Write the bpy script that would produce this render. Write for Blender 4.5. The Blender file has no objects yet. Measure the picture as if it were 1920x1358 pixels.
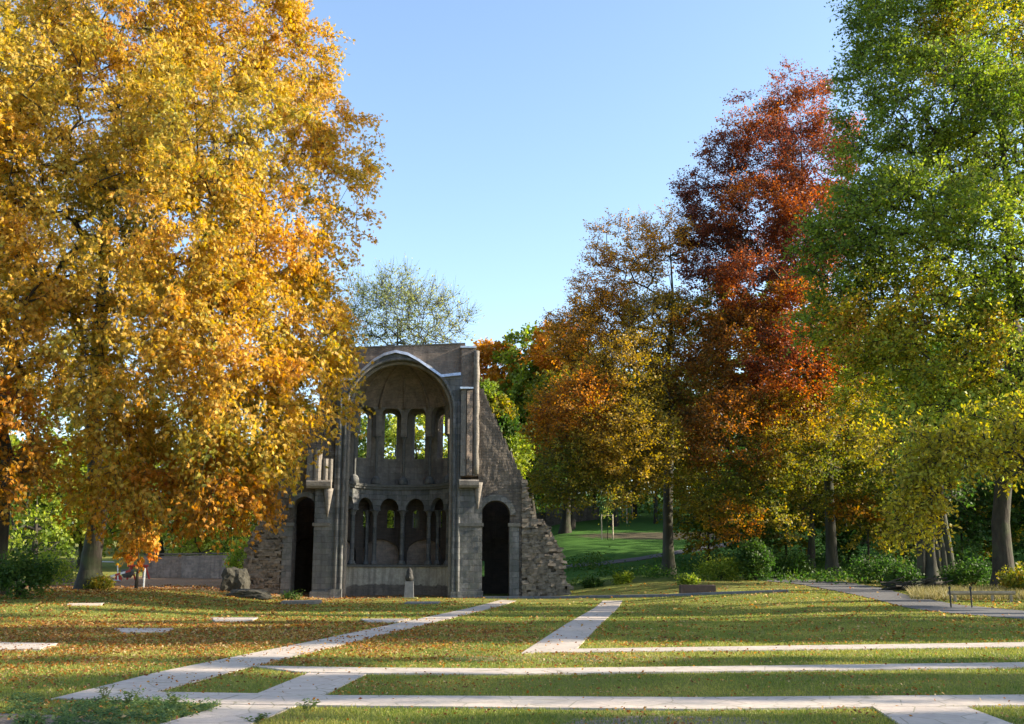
import bpy, bmesh, math, random
import numpy as np
from mathutils import Vector, noise
R_ = math.radians
rng = np.random.default_rng(11); random.seed(5)
S = bpy.context.scene

# ---------------------------------------------------------------- camera
W_, H_, FPX, CAMZ = 1920, 1358, 1900.0, 1.65
PITCH = math.atan((1064-679)/FPX)
cam = bpy.data.objects.new("camera", bpy.data.cameras.new("camera")); S.collection.objects.link(cam)
cam.location = (0, 0, CAMZ); cam.rotation_euler = (math.pi/2+PITCH, 0, 0)
cam.data.sensor_width = 36; cam.data.lens = 36*FPX/W_; cam.data.clip_end = 3000
S.camera = cam
# ---------------------------------------------------------------- sky and sun
SUN_EL, SUN_AZ = R_(23), R_(0)          # azimuth: degrees ahead of due right (+X)
wd = bpy.data.worlds.new("World"); S.world = wd; wd.use_nodes = True
nt = wd.node_tree; bg = nt.nodes["Background"]
sky = nt.nodes.new("ShaderNodeTexSky"); sky.sky_type = 'NISHITA'; sky.sun_disc = False
sky.sun_elevation = SUN_EL; sky.sun_rotation = math.pi/2-SUN_AZ
sky.air_density = 1.0; sky.dust_density = 1.1; sky.ozone_density = 1.5; sky.altitude = 100
nt.links.new(sky.outputs[0], bg.inputs[0]); bg.inputs[1].default_value = 0.135
sl = bpy.data.lights.new("sun", 'SUN'); sl.energy = 5.0; sl.angle = R_(0.55); sl.color = (1, .87, .66)
so = bpy.data.objects.new("sun", sl); S.collection.objects.link(so)
sd = Vector((math.cos(SUN_EL)*math.cos(SUN_AZ), math.cos(SUN_EL)*math.sin(SUN_AZ), math.sin(SUN_EL)))
so.rotation_euler = sd.to_track_quat('Z', 'Y').to_euler(); so.location = (60, 10, 60)
S.view_settings.view_transform = 'Standard'; S.view_settings.look = 'None'
S.view_settings.exposure = 1.52; S.view_settings.gamma = 1
S.render.engine = 'CYCLES'
S.cycles.max_bounces = 5; S.cycles.diffuse_bounces = 3; S.cycles.transmission_bounces = 3; S.cycles.glossy_bounces = 1

# ---------------------------------------------------------------- projection helpers
cp, sp = math.cos(PITCH), math.sin(PITCH)
def ray(px, py):
    a, b = (px-W_/2)/FPX, (H_/2-py)/FPX
    return Vector((a, cp-b*sp, sp+b*cp))
def at(px, py, Y):                       # point on the line of sight at distance Y
    r = ray(px, py); k = Y/r.y
    return Vector((r.x*k, Y, CAMZ+r.z*k))
def sm(t): t = np.clip(t, 0, 1); return t*t*(3-2*t)
def hgt(x, y):
    x = np.asarray(x, float); y = np.asarray(y, float)
    def base(y):
        yr = np.interp(y, [0, 22, 35, 46, 60, 70, 85, 95, 120, 160, 260], [0, 0, .15, .6, 1.05, 1.5, 4.4, 6.0, 8.6, 13, 19])
        yl = np.interp(y, [0, 44, 58, 75, 100, 160, 260], [0, 0, .15, .8, 2., 5, 9])
        x0 = np.interp(y, [0, 45, 60, 80], [8, 3, -1, -5])
        t = sm((x-x0)/10)
        return yl*(1-t)+yr*t
    z = (base(y)+base(y-1.5)+base(y+1.5)+base(y-3)+base(y+3))/5
    z = z+.55*sm((-x-9)/8)*sm((y-30)/14)
    z = z+.16*np.exp(-(((x+5.6)/1.7)**2+((y-10.6)/1.3)**2))
    return z
def h1(x, y): return float(hgt(x, y))
def G(px, py):                           # point of the ground seen at a pixel
    r = ray(px, py); t = 5.0
    for _ in range(4000):
        p = r*t
        if CAMZ+p.z <= h1(p.x, p.y): break
        t += .05 if t < 90 else .3
    return (r.x*t, r.y*t)

# ---------------------------------------------------------------- object helpers
def link(o, parent=None):
    S.collection.objects.link(o)
    if parent: o.parent = parent
    return o
def tag(o, label=None, cat=None, group=None, kind=None):
    if label: o['label'] = label
    if cat: o['category'] = cat
    if group: o['group'] = group
    if kind: o['kind'] = kind
    return o
def thing(name, label, cat, loc=(0, 0, 0), rz=0, group=None):
    o = bpy.data.objects.new(name, None); o.location = loc; o.rotation_euler = (0, 0, rz); o.empty_display_size = .3
    return tag(link(o), label, cat, group)
def mesh_obj(name, V, F, mat, parent=None, col=None, uv=None, smooth=False):
    """V (n,3); F (m,k) array of equal sized faces or list of lists"""
    me = bpy.data.meshes.new(name)
    if isinstance(F, np.ndarray):
        n, k = F.shape
        me.vertices.add(len(V)); me.vertices.foreach_set('co', np.asarray(V, np.float32).ravel())
        me.loops.add(n*k); me.loops.foreach_set('vertex_index', F.astype(np.int32).ravel())
        me.polygons.add(n); me.polygons.foreach_set('loop_start', np.arange(0, n*k, k, dtype=np.int32))
        me.update(calc_edges=True)
    else:
        me.from_pydata([tuple(v) for v in V], [], F)
    if uv is not None:
        l = me.uv_layers.new(name='UVMap')
        idx = np.empty(len(me.loops), np.int32); me.loops.foreach_get('vertex_index', idx)
        l.data.foreach_set('uv', np.asarray(uv, np.float32)[idx].ravel())
    if col is not None:
        a = me.attributes.new('tint', 'FLOAT_COLOR', 'FACE')
        c = np.ones((len(col), 4), np.float32); c[:, :3] = col
        a.data.foreach_set('color', c.ravel())
    if smooth: me.polygons.foreach_set('use_smooth', np.ones(len(me.polygons), bool))
    me.materials.append(mat)
    return link(bpy.data.objects.new(name, me), parent)
class MB:                                # collects pieces of ONE part
    def __init__(s): s.v = []; s.f = []; s.uv = []
    def add(s, vs, fs, uvs=None):
        o = len(s.v); s.v += [tuple(v) for v in vs]; s.f += [[i+o for i in f] for f in fs]
        s.uv += uvs if uvs is not None else [(v[0]+v[1], v[2]) for v in vs]
    def box(s, a, b):
        x0, y0, z0 = a; x1, y1, z1 = b
        s.add([(x0,y0,z0),(x1,y0,z0),(x1,y1,z0),(x0,y1,z0),(x0,y0,z1),(x1,y0,z1),(x1,y1,z1),(x0,y1,z1)],
              [[0,3,2,1],[4,5,6,7],[0,1,5,4],[1,2,6,5],[2,3,7,6],[3,0,4,7]])
    def tube(s, pts, rad, k=8, cap=True):
        pts = [Vector(p) for p in pts]; n = len(pts)
        if not hasattr(rad, '__len__'): rad = [rad]*n
        vs = []
        t0 = (pts[1]-pts[0]).normalized(); up = Vector((0, 0, 1)) if abs(t0.z) < .9 else Vector((1, 0, 0))
        a = t0.cross(up).normalized()
        for i, p in enumerate(pts):
            t = (pts[min(i+1, n-1)]-pts[max(i-1, 0)]).normalized()
            a = (a-t*a.dot(t)).normalized(); b = t.cross(a)
            for j in range(k):
                q = 2*math.pi*j/k
                vs.append(p+(a*math.cos(q)+b*math.sin(q))*rad[i])
        fs = [[i*k+j, i*k+(j+1) % k, (i+1)*k+(j+1) % k, (i+1)*k+j] for i in range(n-1) for j in range(k)]
        if cap: fs += [list(range(k))[::-1], [(n-1)*k+j for j in range(k)]]
        s.add(vs, fs)
    def lathe(s, prof, c=(0, 0, 0), k=14, sx=1, sy=1):
        vs = []
        for r, z in prof:
            for j in range(k):
                q = 2*math.pi*j/k
                vs.append((c[0]+r*sx*math.cos(q), c[1]+r*sy*math.sin(q), c[2]+z))
        n = len(prof)
        fs = [[i*k+j, i*k+(j+1) % k, (i+1)*k+(j+1) % k, (i+1)*k+j] for i in range(n-1) for j in range(k)]
        fs += [list(range(k))[::-1], [(n-1)*k+j for j in range(k)]]
        s.add(vs, fs)
    def build(s, name, mat, parent=None, smooth=False):
        return mesh_obj(name, s.v, s.f, mat, parent, uv=s.uv, smooth=smooth)

# ---------------------------------------------------------------- materials
def newmat(name):
    m = bpy.data.materials.new(name); m.use_nodes = True
    t = m.node_tree; return m, t, t.nodes['Principled BSDF'], t.nodes['Material Output']
def N(t, typ, **kw):
    n = t.nodes.new(typ)
    for k, v in kw.items(): setattr(n, k, v)
    return n
def ramp(t, fac, stops):
    r = N(t, 'ShaderNodeValToRGB'); t.links.new(fac, r.inputs[0])
    e = r.color_ramp.elements
    while len(e) < len(stops): e.new(.5)
    for q, (p, c) in zip(e, stops): q.position = p; q.color = (*c, 1)
    return r.outputs[0]
def noi(t, vec, scale, detail=6, rough=.6):
    n = N(t, 'ShaderNodeTexNoise'); n.inputs['Scale'].default_value = scale; n.inputs['Detail'].default_value = detail
    n.inputs['Roughness'].default_value = rough; t.links.new(vec, n.inputs['Vector']); return n.outputs[0]
def mix(t, f, a, b, mode='MIX'):
    m = N(t, 'ShaderNodeMix', data_type='RGBA', blend_type=mode)
    for s, v in ((m.inputs['Factor'], f), (m.inputs['A'], a), (m.inputs['B'], b)):
        if hasattr(v, 'links') or isinstance(v, bpy.types.NodeSocket): t.links.new(v, s)
        elif isinstance(v, (int, float)): s.default_value = v
        else: s.default_value = (*v, 1)
    return m.outputs['Result']
def bump(t, b, hgtsock, strength, dist):
    n = N(t, 'ShaderNodeBump'); n.inputs['Strength'].default_value = strength; n.inputs['Distance'].default_value = dist
    t.links.new(hgtsock, n.inputs['Height']); t.links.new(n.outputs[0], b.inputs['Normal'])
def leafmat(name='leaf', trans=.5):
    m, t, b, out = newmat(name)
    a = N(t, 'ShaderNodeAttribute', attribute_name='tint')
    t.links.new(a.outputs['Color'], b.inputs['Base Color']); b.inputs['Roughness'].default_value = .55
    b.inputs['Specular IOR Level'].default_value = .35
    tr = N(t, 'ShaderNodeBsdfTranslucent')
    hs = N(t, 'ShaderNodeHueSaturation'); hs.inputs['Saturation'].default_value = 1.12; hs.inputs['Value'].default_value = 1.25
    t.links.new(a.outputs['Color'], hs.inputs['Color']); t.links.new(hs.outputs[0], tr.inputs[0])
    mx = N(t, 'ShaderNodeMixShader'); mx.inputs[0].default_value = trans
    t.links.new(b.outputs[0], mx.inputs[1]); t.links.new(tr.outputs[0], mx.inputs[2]); t.links.new(mx.outputs[0], out.inputs[0])
    return m
M_leaf = leafmat()
def barkmat(name, c1, c2, scale=6):
    m, t, b, out = newmat(name)
    g = N(t, 'ShaderNodeNewGeometry'); mp = N(t, 'ShaderNodeMapping'); mp.inputs['Scale'].default_value = (1, 1, .22)
    t.links.new(g.outputs['Position'], mp.inputs[0])
    n = noi(t, mp.outputs[0], scale); n2 = noi(t, g.outputs['Position'], .9, 3)
    c = ramp(t, n, [(.3, c1), (.7, c2)])
    c = mix(t, ramp(t, n2, [(.5, (0, 0, 0)), (.7, (1, 1, 1))]), c, (.05, .065, .03))
    t.links.new(c, b.inputs['Base Color']); b.inputs['Roughness'].default_value = .95
    bump(t, b, n, .9, .06); return m
M_bark = barkmat('bark', (.016, .014, .011), (.05, .042, .033))
M_beech = barkmat('beech_bark', (.025, .025, .02), (.085, .08, .062), 3)
def stonemat(name, c1, c2, mortar, bw=.4, bh=.14, blotch=(.05, .05, .05), blotch_amt=.5, bs=.6, bumpd=.03, plaster=None):
    m, t, b, out = newmat(name)
    uv = N(t, 'ShaderNodeUVMap'); g = N(t, 'ShaderNodeTexCoord')
    br = N(t, 'ShaderNodeTexBrick'); t.links.new(uv.outputs[0], br.inputs[0])
    br.inputs['Scale'].default_value = 1; br.inputs['Brick Width'].default_value = bw; br.inputs['Row Height'].default_value = bh
    br.inputs['Mortar Size'].default_value = .012; br.inputs['Mortar Smooth'].default_value = .6; br.inputs['Bias'].default_value = 0
    br.inputs['Color1'].default_value = (*c1, 1); br.inputs['Color2'].default_value = (*c2, 1); br.inputs['Mortar'].default_value = (*mortar, 1)
    # crooked courses
    wn = N(t, 'ShaderNodeTexNoise'); wn.inputs['Scale'].default_value = 1.3; t.links.new(uv.outputs[0], wn.inputs['Vector'])
    vm = N(t, 'ShaderNodeVectorMath', operation='MULTIPLY_ADD'); vm.inputs[1].default_value = (.12, .12, 0)
    t.links.new(wn.outputs['Color'], vm.inputs[0]); t.links.new(uv.outputs[0], vm.inputs[2]); t.links.new(vm.outputs[0], br.inputs[0])
    P = g.outputs['Object']
    n1 = noi(t, P, bs, 8, .65); n2 = noi(t, P, 7, 5, .7); n3 = noi(t, P, 2.3, 6, .6)
    c = br.outputs['Color']
    if plaster:
        sz_ = N(t, 'ShaderNodeSeparateXYZ'); t.links.new(P, sz_.inputs[0])
        ma = N(t, 'ShaderNodeMath', operation='MULTIPLY_ADD'); ma.inputs[1].default_value = .9; t.links.new(n1, ma.inputs[0]); t.links.new(sz_.outputs['Z'], ma.inputs[2])
        f = ramp(t, ma.outputs[0], [(.76, (0, 0, 0)), (.80, (1, 1, 1))])
        ma.inputs[1].default_value = 1.1; m2_ = N(t, 'ShaderNodeMath', operation='MULTIPLY'); m2_.inputs[1].default_value = .62; t.links.new(ma.outputs[0], m2_.inputs[0]); t.links.new(m2_.outputs[0], f.node.inputs[0])
        c = mix(t, f, c, plaster)
    c = mix(t, ramp(t, n2, [(.2, (.45, .45, .45)), (.8, (1, 1, 1))]), (.03, .03, .028), c)
    mp = N(t, 'ShaderNodeMapping'); mp.inputs['Scale'].default_value = (3.2, 3.2, .28); t.links.new(P, mp.inputs[0])
    c = mix(t, ramp(t, noi(t, mp.outputs[0], 1.0, 5, .65), [(.46, (0, 0, 0)), (.68, (.62, .62, .62))]), c, tuple(x*.33 for x in c2))
    c = mix(t, ramp(t, noi(t, P, 1.1, 7, .7), [(.52, (0, 0, 0)), (.72, (.45, .45, .45))]), c, tuple(min(1, x*1.5) for x in c1))
    bm_ = N(t, 'ShaderNodeMath', operation='MULTIPLY'); bm_.inputs[1].default_value = blotch_amt
    t.links.new(ramp(t, n3, [(.42, (0, 0, 0)), (.68, (1, 1, 1))]), bm_.inputs[0])
    c = mix(t, bm_.outputs[0], c, blotch)
    t.links.new(c, b.inputs['Base Color']); b.inputs['Roughness'].default_value = .95
    ad = N(t, 'ShaderNodeMath', operation='ADD'); t.links.new(n2, ad.inputs[0]); t.links.new(br.outputs['Fac'], ad.inputs[1])
    s2 = N(t, 'ShaderNodeMath', operation='SUBTRACT'); t.links.new(n2, s2.inputs[0]); t.links.new(br.outputs['Fac'], s2.inputs[1])
    bump(t, b, s2.outputs[0], .8, bumpd); return m
M_brick = stonemat('old_brick', (.36, .27, .22), (.26, .2, .165), (.33, .29, .25), .3, .1, (.10, .09, .08), .45)
M_ashlar = stonemat('grey_ashlar', (.23, .225, .23), (.10, .105, .115), (.09, .09, .09), .55, .3, (.09, .10, .085), .55)
M_rough = stonemat('rubble_stone', (.25, .215, .18), (.13, .11, .095), (.10, .09, .08), .24, .11, (.07, .07, .05), .5, bumpd=.12)
M_plaster = stonemat('worn_plaster', (.25, .2, .165), (.16, .13, .11), (.22, .2, .17), .25, .1, (.14, .12, .10), .3, bs=.5, plaster=(.62, .56, .46))
M_render = stonemat('wall_render', (.30, .265, .235), (.22, .195, .175), (.26, .24, .21), .6, .35, (.15, .14, .12), .4)
M_shadebrick = stonemat('shaded_dark_brick', (.09, .062, .05), (.05, .038, .03), (.065, .055, .05), .3, .1, (.05, .045, .04), .5)  # dark brick made darker still: shade of the interiors put into its colour
def plain(name, c, rough=.8, metal=0, var=.25, sc=5):
    m, t, b, out = newmat(name)
    g = N(t, 'ShaderNodeTexCoord'); n = noi(t, g.outputs['Object'], sc)
    t.links.new(ramp(t, n, [(.3, tuple(x*(1-var) for x in c)), (.7, tuple(min(1, x*(1+var)) for x in c))]), b.inputs['Base Color'])
    b.inputs['Roughness'].default_value = rough; b.inputs['Metallic'].default_value = metal
    bump(t, b, n, .3, .02); return m
M_coping = plain('pale_coping', (.44, .44, .44), .6)
M_zinc = plain('zinc_flashing', (.5, .54, .62), .38, .6, var=.3)
M_darkstone = plain('dark_stone', (.10, .10, .095), .9)
M_bronze = plain('dark_bronze', (.022, .022, .022), .7, .1)
M_granite = plain('grey_granite', (.12, .125, .14), .6)
M_wood = plain('weathered_wood', (.30, .24, .17), .9)
M_palewood = plain('pale_post_wood', (.55, .47, .36), .8)
M_steel = plain('galvanised_steel', (.55, .56, .58), .4, .7)
M_red = plain('red_paint', (.5, .05, .03), .5); M_white = plain('white_paint', (.8, .8, .78), .5)
# ================================================================ the setting: ground, paths
def poly_world(pp): return [G(*p) for p in pp]
PATHS = {}
def quad_strip(L, Rr, n=60):             # left and right polylines of pixels -> world rows
    def res(P):
        P = np.array(P, float); d = np.r_[0, np.cumsum(np.hypot(*np.diff(P, axis=0).T))]
        return lambda t: (np.interp(t*d[-1], d, P[:, 0]), np.interp(t*d[-1], d, P[:, 1]))
    a, b = res(L), res(Rr)
    return [(a(i/n), b(i/n)) for i in range(n+1)]
def make_path(name, L, Rr, top, mat, n=60, m=6, skirt=.06):
    L = [G(*p) if isinstance(p, tuple) else p for p in L]; Rr = [G(*p) if isinstance(p, tuple) else p for p in Rr]
    rows = quad_strip(L, Rr, n); V = []; F = []
    for a, b in rows:
        for j in range(m+1):
            x = a[0]+(b[0]-a[0])*j/m; y = a[1]+(b[1]-a[1])*j/m
            e = -skirt if False else 0
            V.append((x, y, h1(x, y)+top))
    k = m+1
    for i in range(n):
        for j in range(m): F.append([i*k+j, i*k+j+1, (i+1)*k+j+1, (i+1)*k+j])
    # skirt down into the ground all round
    ring = [j for j in range(k)]+[i*k+m for i in range(1, n+1)]+[n*k+j for j in range(m-1, -1, -1)]+[i*k for i in range(n-1, 0, -1)]
    o = len(V); V += [(V[r][0], V[r][1], V[r][2]-skirt-top) for r in ring]
    for i in range(len(ring)): F.append([ring[i], ring[(i+1) % len(ring)], o+(i+1) % len(ring), o+i])
    ob = mesh_obj(name, V, F, mat, uv=[(v[0], v[1]) for v in V]); tag(ob, kind='structure')
    PATHS[name] = [tuple(V[r][:2]) for r in ring]
    return ob
# flagstone path
m, t, b, out = newmat('pale_flagstone')
g = N(t, 'ShaderNodeNewGeometry'); P = g.outputs['Position']
vo = N(t, 'ShaderNodeTexVoronoi', feature='DISTANCE_TO_EDGE'); vo.inputs['Scale'].default_value = 2.1; vo.inputs['Randomness'].default_value = 1
t.links.new(P, vo.inputs['Vector'])
vc = N(t, 'ShaderNodeTexVoronoi'); vc.inputs['Scale'].default_value = 2.1; t.links.new(P, vc.inputs['Vector'])
n = noi(t, P, 6, 8, .7); n2 = noi(t, P, .7, 4)
c = ramp(t, n, [(.25, (.32, .265, .225)), (.75, (.55, .465, .39))])
bw = N(t, 'ShaderNodeRGBToBW'); t.links.new(vc.outputs['Color'], bw.inputs[0])
c = mix(t, .35, c, ramp(t, bw.outputs[0], [(0, (.28, .235, .21)), (1, (.56, .475, .40))]))
c = mix(t, ramp(t, n2, [(.45, (0, 0, 0)), (.7, (.5, .5, .5))]), c, (.36, .33, .27))
j = ramp(t, vo.outputs['Distance'], [(.006, (.75, .75, .75)), (.025, (0, 0, 0))])
c = mix(t, mix(t, ramp(t, noi(t, P, 1.7, 3), [(.3, (0, 0, 0)), (.5, (1, 1, 1))]), (0, 0, 0), j), c, (.15, .14, .08))
t.links.new(c, b.inputs['Base Color']); b.inputs['Roughness'].default_value = .9
bump(t, b, n, .6, .03); M_flag = m
m, t, b, out = newmat('grey_asphalt')
g = N(t, 'ShaderNodeNewGeometry'); n = noi(t, g.outputs['Position'], 40, 3); n2 = noi(t, g.outputs['Position'], .8, 5)
c = mix(t, .5, ramp(t, n, [(.3, (.06, .06, .068)), (.7, (.12, .12, .13))]), ramp(t, n2, [(.3, (.07, .07, .075)), (.7, (.12, .115, .115))]))
t.links.new(c, b.inputs['Base Color']); b.inputs['Roughness'].default_value = .9; bump(t, b, n, .5, .01); M_asph = m
E = .0
make_path('path_diagonal', [(95, 1312), (295, 1262), (590, 1202), (940, 1125)], [(292, 1299), (475, 1250), (620, 1215), (968, 1127)], .010, M_flag)
make_path('path_near_cross', [(235, 1299), (480, 1302), (605, 1306), (1300, 1310), (1920, 1305), (2500, 1301)], [(100, 1311), (417, 1322), (555, 1325), (1300, 1332), (1920, 1325), (2500, 1320)], .014, M_flag, 90)
make_path('path_middle_cross', [(470, 1250), (700, 1254), (960, 1256), (1440, 1250), (1920, 1244), (2500, 1237)], [(560, 1262), (700, 1265), (960, 1266), (1440, 1260), (1920, 1253), (2500, 1246)], .018, M_flag, 90)
make_path('path_far_cross', [(1000, 1219.5), (1500, 1212), (1920, 1206), (2500, 1198)], [(980, 1225.5), (1500, 1220), (1920, 1214), (2500, 1205)], .018, M_flag, 90)
make_path('path_short_near', [(580, 1262), (480, 1302), (417, 1322), (307, 1357), (190, 1397)], [(692, 1262), (605, 1306), (555, 1325), (475, 1357), (390, 1397)], .006, M_flag, 40)
make_path('path_short_far', [(977, 1226), (1060, 1172), (1130, 1127)], [(1077, 1222), (1125, 1172), (1167, 1127)], .014, M_flag, 40)
make_path('path_near_right', [(1636, 1327), (1685, 1358), (1760, 1400)], [(1812, 1327), (1895, 1358), (2010, 1400)], .010, M_flag, 20)
make_path('path_asphalt', [(2300, 1172), (2080, 1160), (1920, 1146), (1790, 1134), (1700, 1116), (1652, 1103), (1580, 1091), (1440, 1085)], [(2300, 1192), (2080, 1174), (1920, 1161), (1780, 1150), (1700, 1140), (1652, 1127), (1600, 1115), (1500, 1096), (1420, 1088)], .016, M_asph, 80)
make_path('path_hillside', [(1040, 1063), (1120, 1055), (1200, 1045), (1310, 1026), (1420, 1010)], [(1040, 1068), (1120, 1061), (1200, 1051), (1310, 1033), (1420, 1017)], .03, M_asph, 50)

# ground sheet
def axis(vals): return np.unique(np.concatenate(vals))
xs = axis([np.linspace(-700, -60, 24), np.linspace(-60, -14, 60), np.linspace(-14, 18, 160), np.linspace(18, 60, 60), np.linspace(60, 700, 24)])
ys = axis([np.linspace(-120, 0, 10), np.linspace(0, 30, 140), np.linspace(30, 100, 140), np.linspace(100, 260, 60), np.linspace(260, 1400, 20)])
X, Y = np.meshgrid(xs, ys); Z = hgt(X, Y)
bumpz = np.array([[noise.noise(Vector((x*.35, y*.35, 0)))*.05+noise.noise(Vector((x*1.9, y*1.9, 3)))*.02 for x in xs] for y in ys])
inp = np.clip((Y-8)/4, 0, 1)
bumpz = bumpz-.035
Z = Z+bumpz*.15-.004
V = np.stack([X, Y, Z], -1).reshape(-1, 3); nx = len(xs); ny = len(ys)
I = np.arange(nx*ny).reshape(ny, nx)
F = np.stack([I[:-1, :-1], I[:-1, 1:], I[1:, 1:], I[1:, :-1]], -1).reshape(-1, 4)
m, t, b, out = newmat('lawn')
g = N(t, 'ShaderNodeNewGeometry'); P = g.outputs['Position']
n = noi(t, P, 25, 6, .75); n2 = noi(t, P, .45, 5, .6); n3 = noi(t, P, 3, 6, .7)
c = ramp(t, n, [(.25, (.06, .09, .012)), (.5, (.155, .18, .03)), (.75, (.30, .285, .065))])
c = mix(t, ramp(t, n2, [(.35, (0, 0, 0)), (.7, (.7, .7, .7))]), c, (.23, .20, .06))
c = mix(t, ramp(t, n3, [(.5, (0, 0, 0)), (.75, (.5, .5, .5))]), c, (.20, .15, .06))
sx = N(t, 'ShaderNodeSeparateXYZ'); t.links.new(P, sx.inputs[0])
# distance masks built from place, not view: leaf litter under the chestnut, bare soil
def blob(cx, cy, rx, ry, edge=.35):
    mp = N(t, 'ShaderNodeMapping'); mp.inputs['Location'].default_value = (-cx/rx, -cy/ry, 0); mp.inputs['Scale'].default_value = (1/rx, 1/ry, 0)
    t.links.new(P, mp.inputs[0]); ln = N(t, 'ShaderNodeVectorMath', operation='LENGTH'); t.links.new(mp.outputs[0], ln.inputs[0])
    ad = N(t, 'ShaderNodeMath', operation='MULTIPLY_ADD'); ad.inputs[1].default_value = .9; t.links.new(n3, ad.inputs[0]); t.links.new(ln.outputs['Value'], ad.inputs[2]); a2 = N(t, 'ShaderNodeMath', operation='SUBTRACT'); a2.inputs[1].default_value = .3; t.links.new(ad.outputs[0], a2.inputs[0]); ad = a2
    return ramp(t, ad.outputs[0], [(.85, (1, 1, 1)), (min(1, .85+edge), (0, 0, 0))])
def gx(px, py): return G(px, py)
a = gx(150, 1190); c = mix(t, blob(a[0]+1, a[1]+1, 13, 9), c, ramp(t, n, [(.3, (.10, .045, .015)), (.7, (.32, .15, .05))]))
a = gx(250, 1110); c = mix(t, blob(a[0], a[1]+14, 18, 12), c, ramp(t, n, [(.3, (.16, .09, .05)), (.7, (.42, .28, .17))]))
a = gx(60, 1345); c = mix(t, blob(a[0]-.2, a[1]-.4, 3.2, 2.2, .3), c, ramp(t, n, [(.3, (.10, .085, .07)), (.7, (.33, .27, .22))]))
a = gx(1270, 1354); c = mix(t, blob(a[0], a[1]-.1, 1.5, .8, .3), c, ramp(t, n, [(.3, (.14, .11, .09)), (.7, (.36, .29, .25))]))
a = gx(1030, 1234); c = mix(t, blob(a[0]+.6, a[1], 3.0, 1.2, .4), c, ramp(t, n, [(.3, (.13, .11, .05)), (.7, (.34, .28, .14))]))
# far slope: fresher green, darkened in colour for the wood's shade
yr = N(t, 'ShaderNodeMapRange'); yr.inputs[1].default_value = 55; yr.inputs[2].default_value = 66; t.links.new(sx.outputs['Y'], yr.inputs[0])
xr = N(t, 'ShaderNodeMapRange'); xr.inputs[1].default_value = -12; xr.inputs[2].default_value = -6; t.links.new(sx.outputs['X'], xr.inputs[0])
ml = N(t, 'ShaderNodeMath', operation='MULTIPLY'); t.links.new(yr.outputs[0], ml.inputs[0]); t.links.new(xr.outputs[0], ml.inputs[1])
c = mix(t, ml.outputs[0], c, ramp(t, n, [(.3, (.03, .08, .012)), (.7, (.07, .17, .03))]))
a = at(1230, 1010, 84); c = mix(t, blob(a[0]+3, a[1], 12, 2.6, .3), c, (.10, .085, .055))
t.links.new(c, b.inputs['Base Color']); b.inputs['Roughness'].default_value = 1; b.inputs['Specular IOR Level'].default_value = .15
bump(t, b, n, .9, .06)
tag(mesh_obj('ground', V, F, m, smooth=True), kind='structure')

# ================================================================ the ruin
D0 = 54.0; YAW = R_(-2.5)
o3 = at(751, 1122, D0); RU = thing('abbey_choir_ruin', 'roofless grey stone and brick abbey choir ruin with round apse and two arcades', 'ruin', (o3.x, D0, 0), -YAW)
ux = Vector((math.cos(YAW), -math.sin(YAW), 0)); vx = Vector((math.sin(YAW), math.cos(YAW), 0))
def Fz(px, py, v=0):                     # pixel -> local (u, z) on the plane v behind the front
    r = ray(px, py); c0 = Vector((0, 0, CAMZ)); o = Vector((o3.x, D0, 0))
    k = ((o+vx*v-c0).dot(vx))/r.dot(vx); p = c0+r*k-o
    return p.dot(ux), p.z
def fu(px, py=900, v=0): return Fz(px, py, v)[0]
def fz(py, px=751, v=0): return Fz(px, py, v)[1]
UL, UR = fu(647), fu(848); RA = (UR-UL)/2; UC = (UR+UL)/2; VC = .75
ZS = fz(676)-RA                          # springing of the half dome
print('RA', RA, 'UC', UC, 'ZS', ZS, 'top', fz(645))
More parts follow.
